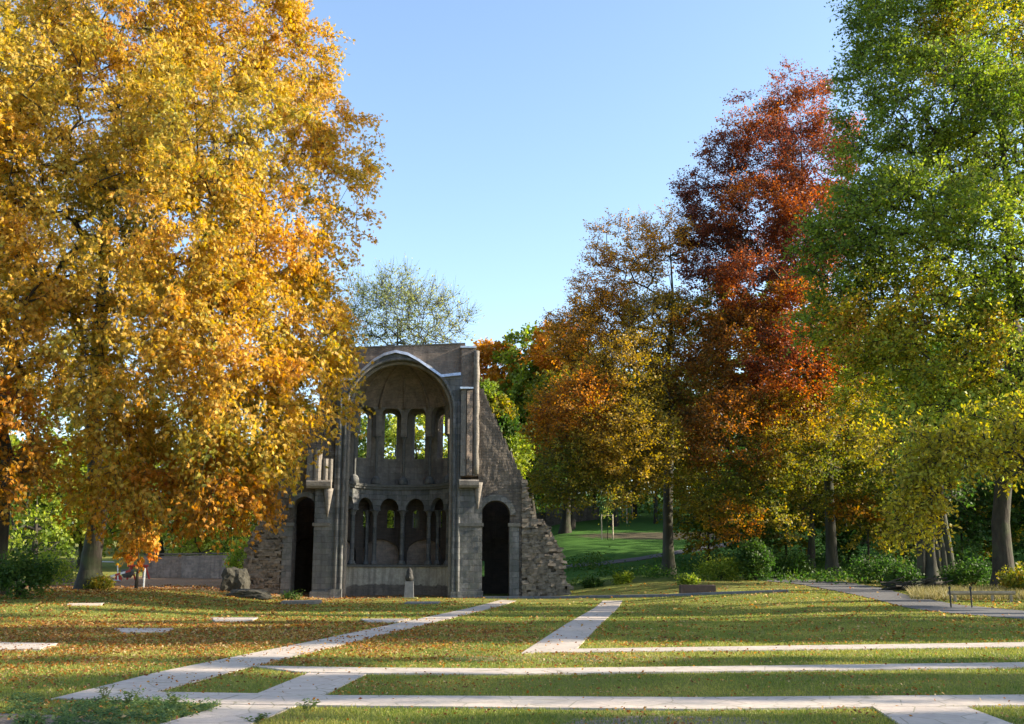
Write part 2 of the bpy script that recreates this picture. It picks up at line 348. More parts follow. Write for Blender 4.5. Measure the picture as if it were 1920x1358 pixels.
def strip_wall(name, edges, ivf, v0, v1, mat, mp=None, du=.12, dz=.3, rough=0, parent=RU, us=1.0):
    """wall of z-intervals over u; holes cut by ivf(u); v0 front, v1 back"""
    e = sorted(set(edges)); U = []
    for a, b_ in zip(e[:-1], e[1:]):
        n = max(1, int(math.ceil((b_-a)/du))); U += [a+(b_-a)*i/n for i in range(n)]
    U.append(e[-1]); mp = mp or (lambda u, v, z: (u, v, z))
    MBx = MB(); eps = 1e-4
    def P(u, v, z, side):
        if rough and side:
            q = Vector((u*1.6, z*1.6, v*1.3)); v = v+rough*(noise.noise(q)+.6*noise.noise(q*2.7)+.4*noise.noise(q*6))
        return mp(u, v, z)
    prev = None
    for i in range(len(U)-1):
        a, b_ = U[i], U[i+1]; A = ivf(a+eps); B = ivf(b_-eps)
        if len(A) != len(B): A = B = ivf((a+b_)/2)
        for (z0, z1), (y0, y1) in zip(A, B):
            n = max(1, int(round(max(z1-z0, y1-y0)/dz)))
            for (v, fl) in ((v0, 0), (v1, 1)):
                vs = []; uv = []
                for j in range(n+1):
                    za = z0+(z1-z0)*j/n; zb = y0+(y1-y0)*j/n
                    vs += [P(a, v, za, 1), P(b_, v, zb, 1)]; uv += [(a*us, za), (b_*us, zb)]
                fs = [[2*j, 2*j+1, 2*j+3, 2*j+2] if not fl else [2*j, 2*j+2, 2*j+3, 2*j+1] for j in range(n)]
                MBx.add(vs, fs, uv)
            MBx.add([P(a, v0, z1, 1), P(b_, v0, y1, 1), P(b_, v1, y1, 1), P(a, v1, z1, 1)], [[0, 1, 2, 3]], [(a, z1), (b_, y1), (b_, y1+v1-v0), (a, z1+v1-v0)])
            if z0 > .01: MBx.add([P(a, v0, z0, 1), P(b_, v0, y0, 1), P(b_, v1, y0, 1), P(a, v1, z0, 1)], [[3, 2, 1, 0]], [(a, z0), (b_, y0), (b_, y0-v1+v0), (a, z0-v1+v0)])
        def jamb(u, IV, flip):
            for z0, z1 in IV:
                n = max(1, int(round((z1-z0)/dz))); vs = []; uv = []
                for j in range(n+1):
                    z = z0+(z1-z0)*j/n; vs += [P(u, v0, z, 1), P(u, v1, z, 1)]; uv += [(u, z), (u+v1-v0, z)]
                MBx.add(vs, [[2*j, 2*j+2, 2*j+3, 2*j+1] if flip else [2*j, 2*j+1, 2*j+3, 2*j+2] for j in range(n)], uv)
        def differ(p, q): return p is None or len(p) != len(q) or any(abs(x-y) > .02 for s, w in zip(p, q) for x, y in zip(s, w))
        if differ(prev, A):
            jamb(a, A, True)
            if prev is not None: jamb(a, prev, False)
        prev = B
    jamb(U[-1], prev, False)
    return MBx.build(name, mat, parent)
def sub(ivs, lo, hi):
    out = []
    for a, b_ in ivs:
        if hi <= a or lo >= b_: out.append((a, b_)); continue
        if lo > a+.001: out.append((a, lo))
        if hi < b_-.001: out.append((hi, b_))
    return out
def arch_top(u, uc, hw, zs, pointed=1.0):
    q = min(1, abs(u-uc)/hw); return zs+pointed*hw*math.sqrt(max(0, 1-q*q))
def cyl(u, v, z):                        # u = arc length at RA
    th = u/RA; r = RA+v; return (UC+r*math.sin(th), VC+r*math.cos(th), z)
H90 = RA*math.pi/2
def A(deg): return RA*R_(deg)
# -- front arch wall (lower coping profile) and the gable block behind it
prof = [(612, 716), (645, 711), (664, 708), (680, 693), (700, 675), (720, 664), (742, 658), (765, 663), (785, 674), (805, 688), (828, 704), (845, 702), (864, 700)]
pu = [Fz(x, y) for x, y in prof]; PU = [p[0] for p in pu]; PZ = [p[1] for p in pu]
uL = fu(627, 900)
def arch_iv(top):
    def f(u):
        iv = [(0, top(u))]
        if abs(u-UC) < RA: iv = sub(iv, -1, arch_top(u, UC, RA, ZS))
        return iv
    return f
strip_wall('arch_wall', [uL, UC-RA, UC-RA*.8, UC-RA*.95, UC+RA*.8, UC+RA*.95, UC+RA, fu(865)], arch_iv(lambda u: float(np.interp(u, PU, PZ))), 0, .45, M_ashlar)
zt = fz(645.5, 871, .45); ztl = fz(654, 620, .45); zgt = lambda u: zt+(ztl-zt)*(fu(871, 700, .45)-u)/(fu(871, 700, .45)-uL)
strip_wall('gable_wall', [uL-.35, UC-RA*.97, UC-RA*.8, UC+RA*.8, UC+RA*.97, fu(871, 700, .45)],
           lambda u: sub([(8.6 if abs(u-UC) > RA*.97 else 0, zgt(u))], -1, arch_top(u, UC, RA*.97, ZS, 1.0)) if abs(u-UC) < RA*.97 else [(8.6, zgt(u))], .452, 1.15, M_brick)
c_ = MB()
for i in range(len(PU)-1):
    a, b_ = (PU[i], PZ[i]), (PU[i+1], PZ[i+1])
    if b_[0] < uL: continue
    c_.add([(a[0], -.12, a[1]+.03), (b_[0], -.12, b_[1]+.03), (b_[0], .448, b_[1]+.10), (a[0], .448, a[1]+.10), (a[0], -.16, a[1]-.13), (b_[0], -.16, b_[1]-.13), (b_[0], .448, b_[1]-.1), (a[0], .448, a[1]-.1)],
           [[0, 1, 2, 3], [4, 5, 1, 0], [3, 2, 6, 7], [7, 6, 5, 4], [0, 3, 7, 4], [1, 5, 6, 2]])
c_.build('arch_coping', M_zinc, RU)
ul_ = uL-.4; ur_ = fu(872, 700, .4); c_ = MB(); c_.add([(u, v, zgt(u)+w) for w in (.003, .07) for u, v in ((ul_, .40), (ur_, .40), (ur_, 1.2), (ul_, 1.2))], [[0, 3, 2, 1], [4, 5, 6, 7], [0, 1, 5, 4], [1, 2, 6, 5], [2, 3, 7, 6], [3, 0, 4, 7]]); c_.build('roof_coping', M_darkstone, RU)
# arch roll mouldings
for nm, rr, vv, rad, mt in (('arch_moulding', RA+.08, -.03, .09, M_ashlar), ('arch_moulding', RA-.06, .35, .12, M_render)):
    c_ = MB(); pts = [(UC-rr, vv, .0)] + [(UC-rr, vv, z) for z in np.linspace(.5, ZS, 8)] + [(UC-rr*math.cos(q), vv, ZS+rr*math.sin(q)) for q in np.linspace(.08, math.pi-.08, 26) if rr < RA+.3 or min(q, math.pi-q) < .55] + [(UC+rr, vv, z) for z in np.linspace(ZS, .5, 8)] + [(UC+rr, vv, 0)]
    c_.tube(pts, rad, 8); c_.build(nm, mt, RU, smooth=True)
for sg in (-1, 1):
    c_ = MB(); c_.tube([(UC+sg*(RA+.34), -.03, z) for z in np.linspace(0, ZS+.7, 8)], .10, 9); c_.build('arch_shaft', M_ashlar, RU, smooth=True)
# -- half dome
c_ = MB(); nth, nph = 36, 16; q0 = math.asin(.25)
for (r_, fl) in ((RA, 0), (RA+.5, 1)):
    vs = []; uv = []
    for i in range(nph+1):
        ph = q0+(math.pi/2-q0)*i/nph
        for j in range(nth+1):
            th = -math.pi/2+math.pi*j/nth; rr = r_*math.cos(ph)
            rib = 1-.035*abs(math.sin(th*3))*math.cos(ph) if not fl else 1
            vs.append((UC+rr/rib*math.sin(th)*.999, VC+rr/rib*math.cos(th)-.001, ZS+r_*math.sin(ph))); uv.append((th*RA, r_*ph))
    k = nth+1
    c_.add(vs, [[i*k+j, (i+1)*k+j, (i+1)*k+j+1, i*k+j+1] if not fl else [i*k+j, i*k+j+1, (i+1)*k+j+1, (i+1)*k+j] for i in range(nph) for j in range(nth)], uv)
c_.build('half_dome', M_brick, RU, smooth=True)
for dg in (-60, -30, 0, 30, 60):
    c_ = MB(); pts = []
    for ph in np.linspace(q0, math.pi/2*.93, 12):
        rr = (RA-.03)*math.cos(ph); pts.append((UC+rr*math.sin(R_(dg)), VC+rr*math.cos(R_(dg)), ZS+(RA-.03)*math.sin(ph)))
    c_.tube(pts, [.09*(1-.5*i/11) for i in range(12)], 6); c_.build('vault_rib', M_brick, RU, smooth=True)
# -- heights inside the apse (v behind front about VC+RA)
VB = VC+RA
z_capU = fz(826, 751, VB); z_corn = fz(911, 751, VB); z_archU = fz(764, 751, VB)
z_topU = z_archU+.12
z_sillU = fz(861, 751, VB+.9); z_winU = fz(773, 751, VB+.9)
z_archL = fz(935, 751, VB); z_capL = fz(960, 751, VB); z_colL = fz(1051, 751, VB); z_sillL = fz(1059, 751, VB)
z_winL0, z_winL1 = fz(990, 751, VB+1), fz(956, 751, VB+1)
print('apse z', z_capU, z_corn, z_archU, z_sillU, z_winU, z_archL, z_capL, z_colL, z_sillL, z_winL0, z_winL1)
cols = [-90, -60, -30, 0, 30, 60, 90]; bays = [-75, -45, -15, 15, 45, 75]
def ring_edges(hw):
    e = [-H90, H90]
    for c0 in bays: e += [A(c0)-hw, A(c0)+hw, A(c0)-hw*.85, A(c0)+hw*.85, A(c0)-hw*.95, A(c0)+hw*.95, A(c0)-hw*.5, A(c0)+hw*.5, A(c0)]
    return e
def ring_iv(z0, z1, hw, zs, pt=1.0):
    def f(u):
        iv = [(z0, z1)]
        for c0 in bays:
            if abs(u-A(c0)) < hw: iv = sub(iv, -1, arch_top(u, A(c0), hw, zs, pt))
        return iv
    return f
hwU = A(15)*.76; strip_wall('upper_arcade_wall', ring_edges(hwU), ring_iv(z_capU+.2, z_topU+.25, hwU, z_archU-hwU), -.02, .38, M_render, cyl)
hwL = A(15)*.72; strip_wall('lower_arcade_wall', ring_edges(hwL), ring_iv(z_capL+.08, z_corn-.13, hwL, z_archL-hwL*1.15, 1.15), .0, .38, M_ashlar, cyl)
# annular slabs: gallery floor, roof over gallery, sill
def annulus(name, v0, v1, z0, z1, mat): return strip_wall(name, [-H90, H90], lambda u: [(z0, z1)], v0, v1, mat, cyl, du=.25)
annulus('gallery_roof', .38, 1.6, z_topU+.1, z_topU+.35, M_rough)
annulus('gallery_floor', -.02, 1.05, z_corn-.13, z_corn-.02, M_ashlar)
annulus('string_course', -.16, -.02, z_corn-.11, z_corn+.03, M_darkstone)
annulus('string_course', -.10, -.025, z_corn-.24, z_corn-.112, M_darkstone)
annulus('sill_ledge', -.12, 1.05, z_sillL-.12, z_sillL, M_darkstone)
annulus('base_wall', 0, .4, 0, z_sillL-.122, M_plaster)
annulus('base_plinth', -.08, -.002, 0, .12, M_darkstone)
# outer apse wall with round-headed windows, niches below
def win_iv(full, wins):
    def f(u):
        iv = list(full)
        for c0, hw, z0, z1, pt in wins:
            if abs(u-c0) < hw: iv = sub(iv, z0, arch_top(u, c0, hw, z1-hw*pt, pt))
        return iv
    return f
def win_edges(wins):
    e = [-H90, H90]
    for c0, hw, *_ in wins: e += [c0-hw, c0+hw, c0-hw*.9, c0+hw*.9, c0-hw*.6, c0+hw*.6, c0]
    return [max(-H90, min(H90, q)) for q in e]
up = [(A(d), A(15)*w, z_sillU, z_winU, 1) for d, w in ((-73, .5), (-36, .42), (-12.3, .36), (12.3, .36), (36, .42), (73, .5))]
lo = [(A(d), A(15)*.21, z_winL0, z_winL1, 1) for d in (-32, -10.5, 10.5, 32)]
ni = [(A(d), A(16), z_sillL+.02, fz(1012, 751, VB+1), .95) for d in (-57, -19, 19, 57)]
strip_wall('outer_apse_wall', win_edges(up+lo), win_iv([(0, z_topU+.12)], up+lo), 1.25, 1.62, M_brick, cyl)
strip_wall('outer_apse_wall', win_edges(up), win_iv([(z_corn-.02, z_topU+.1)], up), 1.0, 1.248, M_render, cyl)
strip_wall('niche_wall', win_edges(lo+ni), win_iv([(z_sillL, z_corn-.02)], lo+ni), 1.0, 1.248, M_shadebrick, cyl)
def column(name, th, v, z0, z1, r, mat, capname='capital'):
    x, y, _ = cyl(A(th), v, 0); h = z1-z0
    c = MB(); c.lathe([(r*1.9, 0), (r*1.9, .07), (r*1.5, .10), (r*1.6, .16), (r*1.05, .22), (r, .26), (r*.94, h-.30), (r, h-.28)], (x, y, z0), 12)
    o = c.build(name, mat, RU, smooth=True)
    c = MB(); c.lathe([(r*1.15, 0), (r*1.3, .04), (r*1.1, .06), (r*1.5, .17), (r*2.0, .24)], (x, y, z1-.28), 12)
    c.lathe([(r*2.5, 0), (r*2.5, .07)], (x, y, z1-.042), 4); c.build(capname, mat, o)
for th in (-60, -30, 0, 30, 60):
    column('upper_column', th, .17, z_corn, z_capU+.2, .085, M_darkstone)
    x, y, _ = cyl(A(th), .17, 0)
    c = MB(); c.lathe([(.27, 0), (.27, .25), (.2, .42), (.06, .52)], (x, y-.05, z_corn+.0), 10); c.build('column_base', M_ashlar, RU, smooth=True)
    column('lower_column', th, .18, z_sillL+.005, z_capL+.08, .125, M_ashlar)
for th in (-83, 83): column('lower_column', th, .18, z_sillL+.005, z_capL+.08, .1, M_ashlar)
for th in (-33, 33, 0): column('rear_column', th, .80, z_sillL+.005, z_capL+.08, .10, M_ashlar)

# -- piers either side of the arch
uPR0, uPR1 = fu(861), fu(897); zc0, zc1 = fz(915), fz(893); zT = fz(652, 880); zLg = fz(732, 880)
c = MB(); c.box((uPR0+.06, .10, zc1), (fu(890, 700), 1.3, zT)); c.build('pier_tower', M_brick, RU)
c = MB(); c.box((uPR0, .02, zT+.003), (fu(893, 700), 1.38, zT+.10)); c.build('pier_coping', M_zinc, RU)
def rbox(name, x0, x1, y0, y1, z0, z1, mat, rough, dz=.2):
    return strip_wall(name, [x0, x1], lambda u: [(z0, z1)], y0, y1, mat, du=.2, dz=dz, rough=rough)
rbox('pier_shaft', fu(864, 800), fu(874, 800), -.32, .098, zc1, zLg, M_render, .0)
rbox('pier_shaft', fu(875.5, 800), fu(886, 800), -.42, .098, zc1+.02, zLg-.05, M_brick, .05)
rbox('pier_shaft', fu(887.5, 800), fu(896, 800), -.30, .60, zc1+.02, zT-.2, M_render, .06)
c = MB(); c.box((fu(862, 800), -.5, zLg+.003), (fu(887, 800), .096, zLg+.1)); c.build('pier_coping', M_zinc, RU)
c = MB()
z_im0, z_im1 = fz(987), fz(981)
for s, (ua, ub) in ((0, (fu(861), fu(898))), (1, (fu(577), fu(623)))):
    c = MB(); za = zc0 if s == 0 else fz(917)
    pr = [(-.42, za), (-.50, za+.12), (-.50, za+.34), (-.42, za+.42)]
    c.add([(u, p[0], p[1]) for u in (ua, ub) for p in pr]+[(ua, .099, za), (ua, .099, za+.42), (ub, .099, za), (ub, .099, za+.42)],
          [[0, 4, 5, 1], [1, 5, 6, 2], [2, 6, 7, 3], [8, 10, 4, 0], [3, 7, 11, 9], [0, 1, 2, 3, 9, 8], [4, 10, 11, 7, 6, 5]])
    c.build('corbel', M_render, RU)
# pendant brackets under the corbels
for px, yy0, yy1 in ((616, 917, 970), (896, 905, 955)):
    c = MB(); u0 = fu(px, 930); c.lathe([(.02, 0), (.10, .45), (.17, .9), (.26, fz(yy0)-fz(yy1))], (u0, -.13, fz(yy1)), 9, sy=1.0); c.build('pendant_bracket', M_render, RU, smooth=True)
# lower piers
rbox('lower_pier', fu(862), fu(903, 1050), -.05, 1.3, 0, zc0, M_ashlar, .015)
rbox('lower_pier', fu(587, 1050), uL+.0, -.05, 1.3, 0, fz(917), M_ashlar, .02)
for a_, b_ in ((fu(860), fu(906, 1050)), (fu(584, 1050), fu(622))):
    c = MB(); c.box((a_, -.14, z_im0), (b_, 1.2, z_im1)); c.build('impost', M_darkstone, RU)
    c = MB(); c.box((a_, -.2, 0), (b_, 1.2, .42)); c.build('pier_base', M_ashlar, RU)
rbox('pier_base', uL-.12, UC-RA+.02, -.16, .3, 0, .55, M_ashlar, .02); rbox('pier_base', UC+RA-.02, fu(862)+.05, -.12, .3, 0, .4, M_ashlar, .02)
# left clustered shafts over the corbel
for px, w, v in ((583, .2, -.28), (597, .22, -.36), (611, .16, -.30), (620, .13, -.22)):
    c = MB(); u0 = fu(px, 880); c.lathe([(w, 0), (w, fz(846 if px < 600 else 862)-fz(905))], (u0, v+.1, fz(905)), 10); c.build('pier_shaft', M_render, RU)
rbox('pier_tower', fu(577, 880), uL+.02, .10, 1.3, fz(917)+.01, fz(846), M_rough, .05)
# blind side wall joining the pier to the gable on the left
rbox('pier_tower', fu(600, 800), uL+.02, .5, 1.4, fz(846), zt-.9, M_brick, .03)

c = MB(); c.tube([(fu(893, 800), -.26, z) for z in np.linspace(zc1+.1, zT-.25, 12)], [.15+.03*math.sin(i*2.3) for i in range(12)], 9); c.build('pier_shaft', M_render, RU, smooth=True)
# -- wings with arched doorways and broken outlines
def wing(s, doorL, doorR, z_door_top, ring_out, outline, slit=None):
    uo = [Fz(x, y, .35) for x, y in outline]; uo.sort(); OU = [p[0] for p in uo]; OZ = [p[1] for p in uo]
    dl, dr = fu(doorL, 1050, .35), fu(doorR, 1050, .35); dc = (dl+dr)/2; hw = (dr-dl)/2
    zd = fz(z_door_top, 751, .35); hwA = hw*1.06; zs = zd-hwA
    def top(u):
        z = float(np.interp(u, OU, OZ)); 
        st = .34
        zq = math.floor(z/st)*st
        smooth_zone = z > fz(899)
        n_ = noise.noise(Vector((u*2.2, s*9, 0)))*.35+noise.noise(Vector((math.floor(u*5)/5*3.1, s*5, 2)))*.22
        return zq if smooth_zone else max(.3, math.floor((z+n_*.8)/.11)*.11)
    def f(u):
        iv = [(0, top(u))]
        if abs(u-dc) < hwA:
            lo_ = z_im1 if abs(u-dc) > hw else -1
            iv = sub(iv, lo_, arch_top(u, dc, hwA, zs))
        return iv
    a_, b_ = OU[0], OU[-1]
    strip_wall('wing_wall', [a_, b_, dc-hwA, dc-hw, dc+hw, dc+hwA, dc-hwA*.9, dc+hwA*.9, dc]+[a_+(b_-a_)*i/70 for i in range(70)], f, .35, 1.5, M_wing, du=.12, dz=.18, rough=.028)
    # arch ring
    c = MB(); n = 22; r0, r1 = hwA, hwA+ring_out
    vs = []
    for i in range(n+1):
        q = math.pi*i/n
        for r, v in ((r0, .22), (r1, .22), (r1, .5), (r0, .5)): vs.append((dc-r*math.cos(q), v, zs+r*math.sin(q)))
    c.add(vs, [[i*4+j, i*4+(j+1) % 4, (i+1)*4+(j+1) % 4, (i+1)*4+j] for i in range(n) for j in range(4)]+[[0, 1, 2, 3], [n*4+3, n*4+2, n*4+1, n*4]])
    c.build('door_arch_ring', M_ashlar, RU)
    # jamb pillars with imposts
    for sgn in (-1, 1):
        e = dc+sgn*hw; w = .5*(1 if sgn*s > 0 else .25)
        x0, x1 = (e, e+w) if sgn > 0 else (e-w, e)
        c = MB(); c.box((x0, .17, 0), (x1, .34, z_im0)); c.build('door_jamb', M_ashlar, RU)
        c = MB(); c.box((x0-.08, .08, z_im0+.002), (x1+.08, .42, z_im1+.02)); c.build('impost', M_darkstone, RU)
    # chamber behind the doorway
    bk = 4.6; ll, rr = (dc-1.3, dc+1.5) if s > 0 else (dc-1.5, dc+1.3)
    hole = None
    if slit: hole = (fu(slit[0], 1060, bk), fu(slit[1], 1060, bk), fz(slit[3], 751, bk), fz(slit[2], 751, bk))
    nc = dc+.25*s
    def fb(u):
        iv = [(0, 6.0)]
        if hole and hole[0] < u < hole[1]: iv = sub(iv, hole[2], hole[3])
        return iv
    strip_wall('chamber_back_wall', [ll, rr]+(list(hole[:2]) if hole else []), fb, bk, bk+.5, M_shadebrick)
    def fb2(u):
        iv = [(0, 6.0)]
        if abs(u-nc) < .95: iv = sub(iv, -1, arch_top(u, nc, .95, 2.35))
        if hole and hole[0]-.02 < u < hole[1]+.02: iv = sub(iv, hole[2]-.1, hole[3]+.1)
        return iv
    strip_wall('chamber_niche', [ll, rr, nc-.95, nc+.95, nc-.85, nc+.85]+([hole[0]-.02, hole[1]+.02] if hole else []), fb2, bk-.4, bk-.002, M_shadebrick)
    c = MB(); c.box((ll, 1.5, 5.6), (rr, 3.0, 6.0)); c.build('chamber_shade_slab', M_shadebrick, RU)  # unseen slab over the roofless chamber, added to keep the doorway dark
    sx_ = rr if s > 0 else ll
    rbox('chamber_side_wall', sx_-.4 if s > 0 else sx_, sx_ if s > 0 else sx_+.4, 1.5, bk-.4, 0, 5.6, M_rough, .03)
M_wing = stonemat('wing_masonry', (.27, .22, .18), (.16, .13, .11), (.15, .135, .12), .32, .15, (.07, .065, .055), .55, bumpd=.09)
wing(1, 903.5, 955, 938, .30, [(898, 716), (906, 725), (925, 770), (945, 815), (965, 857), (984, 899), (985, 912), (1000, 963), (1001, 968), (1017, 974), (1024, 980), (1037, 1006), (1050, 1026), (1056, 1035), (1058, 1086), (1060, 1100)], (903.5, 908.5, 1052, 1081))
wing(-1, 547, 587, 932, .25, [(628, 716), (610, 725), (590, 770), (570, 815), (548, 857), (530, 890), (516, 905), (505, 925), (495, 975), (478, 992), (470, 1005), (463, 1030), (461, 1060), (459, 1100)])
# rough buttress lumps at both broken ends
def rubble(name, px, py, Y, rx, ry, rz, mat, label=None, cat=None, parent=None, seed=0, group=None):
    bm = bmesh.new(); bmesh.ops.create_icosphere(bm, subdivisions=4, radius=1)
    for v in bm.verts:
        q = v.co*1.4+Vector((seed*3.1, 0, 0)); d = 1+.22*noise.noise(q)+.14*noise.noise(q*2.6)+.07*noise.noise(q*6)
        v.co = Vector((max(-1, min(1, v.co.x*1.3))*rx*d, max(-1, min(1, v.co.y*1.3))*ry*d, max(-1, min(1, v.co.z*1.25))*rz*d))
    me = bpy.data.meshes.new(name); bm.to_mesh(me); bm.free(); me.materials.append(mat)
    uvl = me.uv_layers.new(name='UVMap')
    for l in me.loops:
        c0 = me.vertices[l.vertex_index].co; uvl.data[l.index].uv = (c0.x+c0.y, c0.z)
    o = bpy.data.objects.new(name, me); link(o)
    if parent: o.parent = parent
    if label: tag(o, label, cat, group)
    return o
def facing(outline_px, v, u_in, nseed, dens=1):
    """loose broken stones of the wall core, laid in crooked courses"""
    uo = sorted(Fz(x, y, .35) for x, y in outline_px); OU = [p[0] for p in uo]; OZ = [p[1] for p in uo]; c = MB(); R = random.Random(nseed)
    a_, b_ = min(u_in, OU[0] if nseed % 2 else OU[-1]), max(u_in, OU[0] if nseed % 2 else OU[-1])
    z = 0
    while z < 6.2:
        h_ = R.uniform(.08, .16); u = a_-.1
        while u < b_+.15:
            w = R.uniform(.12, .38)
            if float(np.interp(u+w/2, OU, OZ))+R.uniform(-.22, .08) > z and R.random() < .93:
                d0 = v-R.uniform(.0, .09)-.12*noise.noise(Vector((u, z, nseed))); d1 = 1.45+R.uniform(-.2, .25); k = -.004
                q = [R.uniform(-.03, .03) for _ in range(12)]
                c.add([(u+k+q[0], d0+q[1], z+q[2]), (u+w-k+q[3], d0+q[4], z+q[5]), (u+w-k, d1, z), (u+k, d1, z), (u+k+q[6], d0+q[7], z+h_-k+q[8]), (u+w-k+q[9], d0+q[10], z+h_-k+q[11]), (u+w-k, d1, z+h_-k), (u+k, d1, z+h_-k)],
                      [[0, 3, 2, 1], [4, 5, 6, 7], [0, 1, 5, 4], [1, 2, 6, 5], [2, 3, 7, 6], [3, 0, 4, 7]])
            u += w
        z += h_
    c.build('broken_masonry', M_rubble, RU)
M_rubble = plain('rubble', (.15, .128, .105), .95, var=.6, sc=3.5)
OUT_R = [(898, 716), (906, 725), (984, 899), (985, 912), (1000, 963), (1001, 968), (1017, 974), (1024, 980), (1037, 1006), (1050, 1026), (1056, 1035), (1058, 1086), (1060, 1100)]
OUT_L = [(530, 890), (516, 905), (505, 925), (495, 975), (478, 992), (470, 1005), (463, 1030), (461, 1060), (459, 1100)]
facing(OUT_R, .22, fu(982, 1050, .35), 2); facing(OUT_L, .25, fu(520, 1050, .35), 3)
# ================================================================ trees
def frames(d):
    d = d/np.maximum(np.linalg.norm(d, axis=1, keepdims=True), 1e-9)
    up = np.where(np.abs(d[:, 2:3]) < .9, [[0, 0, 1.]], [[1., 0, 0]])
    a = np.cross(d, up); a /= np.linalg.norm(a, axis=1, keepdims=True)
    return d, a, np.cross(d, a)
def frusta(P0, P1, r0, r1, k):
    d, a, b_ = frames(P1-P0); q = np.arange(k)*2*math.pi/k
    c, s = np.cos(q)[None, :, None], np.sin(q)[None, :, None]
    ring = a[:, None]*c+b_[:, None]*s; n = len(P0)
    V = np.concatenate([P0[:, None]+ring*r0[:, None, None], P1[:, None]+d[:, None]*(r1[:, None, None]*.3)+ring*r1[:, None, None]], 1).reshape(-1, 3)
    j = np.arange(k); f = np.stack([j, (j+1) % k, (j+1) % k+k, j+k], -1)
    return V, (np.arange(n)[:, None, None]*2*k+f[None]).reshape(-1, 4)
def leaf_quads(C, D, Nn, L, Wd):
    """diamond leaves: C base points, D directions, Nn rough normals"""
    D = D/np.linalg.norm(D, axis=1, keepdims=True); s = np.cross(D, Nn); s /= np.maximum(np.linalg.norm(s, axis=1, keepdims=True), 1e-6)
    n = np.cross(s, D); L = L[:, None]; Wd = Wd[:, None]
    m = C+D*L*.55
    V = np.stack([C, m+s*Wd*.5+n*L*.06, C+D*L-n*L*.08, m-s*Wd*.5+n*L*.06], 1).reshape(-1, 3)
    return V, np.arange(len(C)*4).reshape(-1, 4)
def runit(n, up=0):
    v = rng.normal(size=(n, 3)); v /= np.linalg.norm(v, axis=1, keepdims=True)
    if up: v[:, 2] = v[:, 2]*(1-up)+up; v /= np.linalg.norm(v, axis=1, keepdims=True)
    return v
def vnoise(P, s, off=0): return np.array([noise.noise(Vector((p[0]*s+off, p[1]*s, p[2]*s))) for p in P])
def pick(pal, t):                        # palette along 0..1
    pal = np.array(pal); k = len(pal)-1; t = np.clip(t, 0, .9999)*k; i = t.astype(int); f = (t-i)[:, None]
    return pal[i]*(1-f)+pal[i+1]*f
YEL = [(.24, .27, .05), (.45, .34, .05), (.62, .40, .06), (.66, .37, .055), (.55, .25, .045)]
GRN = [(.07, .125, .02), (.15, .22, .03), (.27, .34, .045), (.44, .44, .07)]
OLV = [(.07, .12, .018), (.17, .19, .025), (.34, .27, .035), (.46, .24, .03)]
RED = [(.10, .04, .03), (.20, .06, .032), (.44, .12, .03), (.62, .22, .035)]
ORG = [(.20, .15, .02), (.42, .20, .02), (.60, .26, .025), (.50, .14, .018)]
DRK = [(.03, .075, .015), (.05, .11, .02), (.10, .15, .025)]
LIM = [(.20, .32, .05), (.38, .46, .08), (.55, .53, .09)]
PALE = [(.20, .25, .08), (.32, .36, .11), (.42, .40, .12)]
WIN_SHADE = [(.07, .03, .028), (.14, .045, .035), (.28, .075, .03), (.46, .14, .03)]  # darker than RED: shade on the copper beech's left put into leaf colour
GLD = [(.20, .20, .03), (.42, .29, .04), (.60, .36, .045)]
